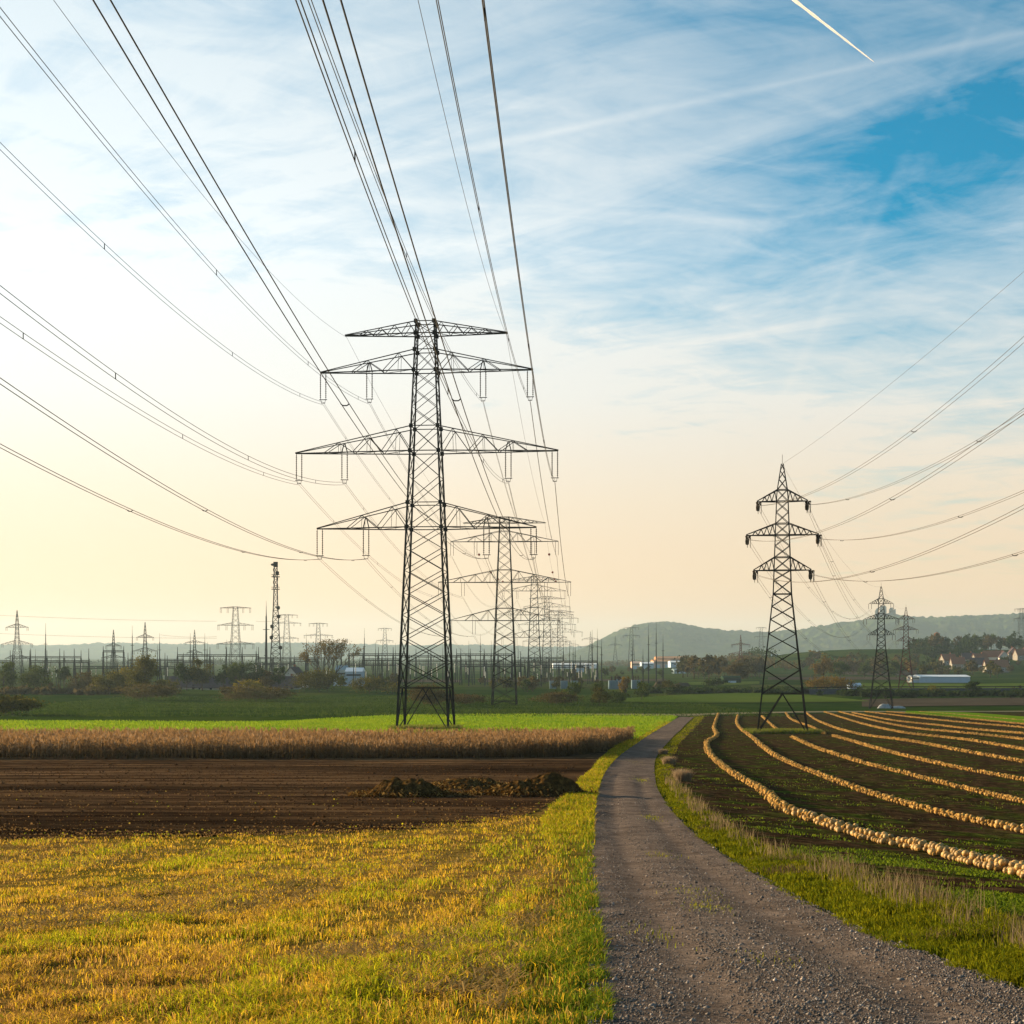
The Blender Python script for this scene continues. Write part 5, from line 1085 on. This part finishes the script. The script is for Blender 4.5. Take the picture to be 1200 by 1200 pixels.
def maize():
    near = gl([(-160, 890), (150, 890), (400, 890), (560, 889), (640, 888), (690, 884)]); far = gl([(-160, 868), (150, 868), (400, 870), (560, 871), (690, 868), (742, 866)])
    a = resample(near, 300); b = resample(far, 300); n = 17000; t = RNG.random(n)**1.25; k = RNG.integers(0, 300, n); P = a[k]*(1-t[:, None])+b[k]*t[:, None]+RNG.normal(size=(n, 2))*np.array([.3, .35]); P[:, 1] += .25*np.sin(P[:, 0]*.5)
    z = H(P[:, 0], P[:, 1]); hgt = .93*RNG.uniform(.75, 1.5, n)**.7*(.62+.75*fbm(P[:, 0], P[:, 1], 3.0, 71))*1.12; V = []; F = []; C = []
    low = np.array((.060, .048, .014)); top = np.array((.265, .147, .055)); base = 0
    # stalk (thin quad) + tassel + five drooping leaves
    def quad(p0, p1, w0, w1, c0, c1, ang):
        nonlocal base
        d = np.column_stack([np.cos(ang), np.sin(ang), np.zeros(n)]); v = np.stack([p0-d*w0, p0+d*w0, p1+d*w1, p1-d*w1], 1).reshape(-1, 3); V.append(v); F.append(np.arange(4*n).reshape(n, 4)+base); base += 4*n
        C.append(np.stack([c0, c0, c1, c1], 1).reshape(-1, 3))
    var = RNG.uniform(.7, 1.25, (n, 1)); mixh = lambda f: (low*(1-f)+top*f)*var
    P3 = np.column_stack([P, z]); up = np.array([0, 0, 1.]); ang = RNG.random(n)*6.28
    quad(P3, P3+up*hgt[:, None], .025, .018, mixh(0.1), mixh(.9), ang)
    for q in range(6):
        f = RNG.uniform(.22, .98, n); a2 = RNG.random(n)*6.28; d = np.column_stack([np.cos(a2), np.sin(a2), RNG.uniform(.1, .9, n)]); L_ = RNG.uniform(.25, .5, n)[:, None]
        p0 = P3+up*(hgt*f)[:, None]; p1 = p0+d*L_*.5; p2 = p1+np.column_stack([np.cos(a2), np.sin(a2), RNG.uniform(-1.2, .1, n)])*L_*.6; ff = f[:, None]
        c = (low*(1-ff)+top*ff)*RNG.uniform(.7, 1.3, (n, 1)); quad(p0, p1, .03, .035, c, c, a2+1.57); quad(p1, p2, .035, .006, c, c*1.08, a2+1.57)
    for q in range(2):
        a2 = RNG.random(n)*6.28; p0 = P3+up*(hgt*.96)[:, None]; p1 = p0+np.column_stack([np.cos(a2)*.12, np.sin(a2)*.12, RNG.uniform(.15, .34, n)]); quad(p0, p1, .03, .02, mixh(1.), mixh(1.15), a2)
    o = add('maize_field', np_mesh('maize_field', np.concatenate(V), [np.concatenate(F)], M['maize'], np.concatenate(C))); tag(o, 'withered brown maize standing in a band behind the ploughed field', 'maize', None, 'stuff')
maize()
def pebbles():
    x, y = scatter(80000, 7.6, 60, lambda y: edge_x(TLs, y)-.10, lambda y: np.minimum(edge_x(TRs, y)+.08, .36*y), 1.9); n = len(x)
    f = (x-edge_x(TLs, y))/(edge_x(TRs, y)-edge_x(TLs, y)); rut = np.exp(-((f-.26)/.09)**2)+np.exp(-((f-.74)/.09)**2); k = RNG.random(n) > rut*.8; x, y = x[k], y[k]; n = len(x)
    s = RNG.gamma(2.2, .0025, n)*(.85+y/40); s = np.clip(s, .003, .034); b = np.array([(1, 0, 0), (-1, 0, 0), (0, 1, 0), (0, -1, 0), (0, 0, 1), (0, 0, -.6)]); fb = np.array([(0, 2, 4), (2, 1, 4), (1, 3, 4), (3, 0, 4), (2, 0, 5), (1, 2, 5), (3, 1, 5), (0, 3, 5)])
    B = b[None]*RNG.uniform(.55, 1.25, (n, 6, 1)); a = RNG.random(n)*6.28; c, q = np.cos(a)[:, None], np.sin(a)[:, None]; V = np.stack([(B[..., 0]*c-B[..., 1]*q), B[..., 0]*q+B[..., 1]*c, B[..., 2]*.75], -1)*s[:, None, None]
    V += np.column_stack([x, y, H(x, y)+.052+s*.12])[:, None]; col = np.repeat((.45+RNG.gamma(2., .33, (n, 1)))*mixcol((1, .94, .9), (1.02, .88, .76), RNG.random(n)), 6, 0)
    m = material('pebble', [(.3, (.12, .113, .11)), (.7, (.17, .158, .15))], scale=20, detail=2, rough=.8, tint=True)
    o = add('loose_gravel', np_mesh('loose_gravel', V.reshape(-1, 3), [(fb[None]+np.arange(n)[:, None, None]*6).reshape(-1, 3)], m, col)); tag(o, 'loose grey gravel stones covering the track', 'gravel', None, 'stuff')
    # grass growing in the middle of the track
    pts = []
    for u, v, s_, m_ in [(828, 1068, .55, 150), (775, 1005, .7, 110), (812, 1050, .8, 110), (762, 960, .9, 120), (740, 893, 2.2, 200), (752, 915, 1.8, 140), (760, 1100, .8, 60), (905, 1130, .5, 50)]:
        g = ground_at(u, v); pts.append(np.array(g)+RNG.normal(size=(m_, 2))*np.array([.09+s_*.1, s_]))
    P = np.concatenate(pts); n = len(P); blades('track_grass', P[:, 0], P[:, 1], RNG.uniform(.012, .05, n), RNG.uniform(.005, .010, n)*(.7+P[:, 1]/25), mixcol(LIME, GREEN, RNG.random(n))*.8, 1.0, 'sparse grass growing in the middle of the gravel track', zoff=.05)
pebbles()
def clod_stuff():
    x, y = RNG.uniform(-30, 6, 42000), RNG.uniform(29, 95, 42000); k = in_plough(x, y) & (np.abs(x) < .36*y+1) & (x < LX(y)-2); x, y = x[k], y[k]; n = len(x); s = RNG.gamma(2.2, .0095, n)
    b = np.array([(1, 0, 0), (-1, 0, 0), (0, 1, 0), (0, -1, 0), (0, 0, 1), (0, 0, -.5)]); fb = np.array([(0, 2, 4), (2, 1, 4), (1, 3, 4), (3, 0, 4), (2, 0, 5), (1, 2, 5), (3, 1, 5), (0, 3, 5)])
    V = b[None]*RNG.uniform(.5, 1.3, (n, 6, 1))*s[:, None, None]+np.column_stack([x, y, H(x, y)+.05+clods(x, y)])[:, None]; straw = RNG.random(n) < .22
    col = np.where(straw[:, None], np.array((2.4, 1.9, 1.2)), np.array((1, .95, .9))*RNG.uniform(.7, 1.3, (n, 1))); m = material('clod', [(.3, (.032, .018, .009)), (.7, (.062, .036, .018))], scale=4, rough=.95, tint=True)
    o = add('soil_clods', np_mesh('soil_clods', V.reshape(-1, 3), [(fb[None]+np.arange(n)[:, None, None]*6).reshape(-1, 3)], m, np.repeat(col, 6, 0))); tag(o, 'clods and stubble remains on the ploughed field', 'clods', None, 'stuff')
clod_stuff()
def manure_straw():
    x = np.concatenate([m[0] for m in MANURE]); y = np.concatenate([m[1] for m in MANURE]); hz = np.concatenate([m[2] for m in MANURE]); n = len(x); k = RNG.random(n) < .7
    c = np.where(k[:, None], mixcol((.05, .024, .006), (.11, .056, .015), RNG.random(n)), mixcol((.22, .13, .035), (.36, .22, .07), RNG.random(n)))
    a, e = RNG.random(n)*6.28, RNG.uniform(-.4, .9, n); d = np.column_stack([np.cos(a), np.sin(a), e])*RNG.uniform(.06, .22, (n, 1)); w = np.column_stack([-np.sin(a), np.cos(a), RNG.uniform(-.4, .4, n)])*RNG.uniform(.012, .04, (n, 1))
    P = np.column_stack([x, y, H(x, y)+.06+hz]); v = np.stack([P-w, P+w, P+d+w, P+d-w], 1).reshape(-1, 3)
    o = add('scattered_manure', np_mesh('scattered_manure', v, [np.arange(4*n).reshape(n, 4)], M['grass'], np.repeat(c, 4, 0))); tag(o, 'straw and crumbs of manure strewn over and around the heaps', 'manure', None, 'stuff')
manure_straw()

# ------------------------------------------------------------------ vapour trail high up
def contrail():
    D = 17000.; P = lambda u, v, d: Vector(((u-600)/1750*d, d, (768-v)/1750*d))
    a, b = P(905, -20, D*1.0), P(1024, 72.5, D*1.12); s = D/1750; n = 60
    pts = [a.lerp(b, t) for t in np.linspace(0, 1, n)]; r = [s*(1.75*(1-t)**.6+.25)*(1+.12*math.sin(t*37)) for t in np.linspace(0, 1, n)]
    m = MB(); o = pts[-1]; m.tube([p-o for p in pts], r, 8); tag(m.build('contrail', M['vapour'], None, tuple(o), True), 'short white vapour trail in the blue upper right sky', 'contrail')
contrail()

# ------------------------------------------------------------------ haze
def haze():
    m = bpy.data.materials.new('haze'); m.use_nodes = True; N = m.node_tree.nodes; L = m.node_tree.links; N.clear()
    v = N.new('ShaderNodeVolumePrincipled'); v.inputs['Color'].default_value = (.54, .70, .82, 1); v.inputs['Density'].default_value = HAZE; v.inputs['Anisotropy'].default_value = .25
    o = N.new('ShaderNodeOutputMaterial'); L.new(v.outputs[0], o.inputs['Volume'])
    x0, x1, y0, y1, z0, z1 = -9500, 9500, -420, 13600, -24, 290
    b = MB().box(((x0+x1)/2, (y0+y1)/2, (z0+z1)/2), (x1-x0, y1-y0, z1-z0)).build('haze', m); tag(b, 'thin autumn haze over the valley', 'haze', None, 'stuff')
HAZE = 0.68e-4
haze()
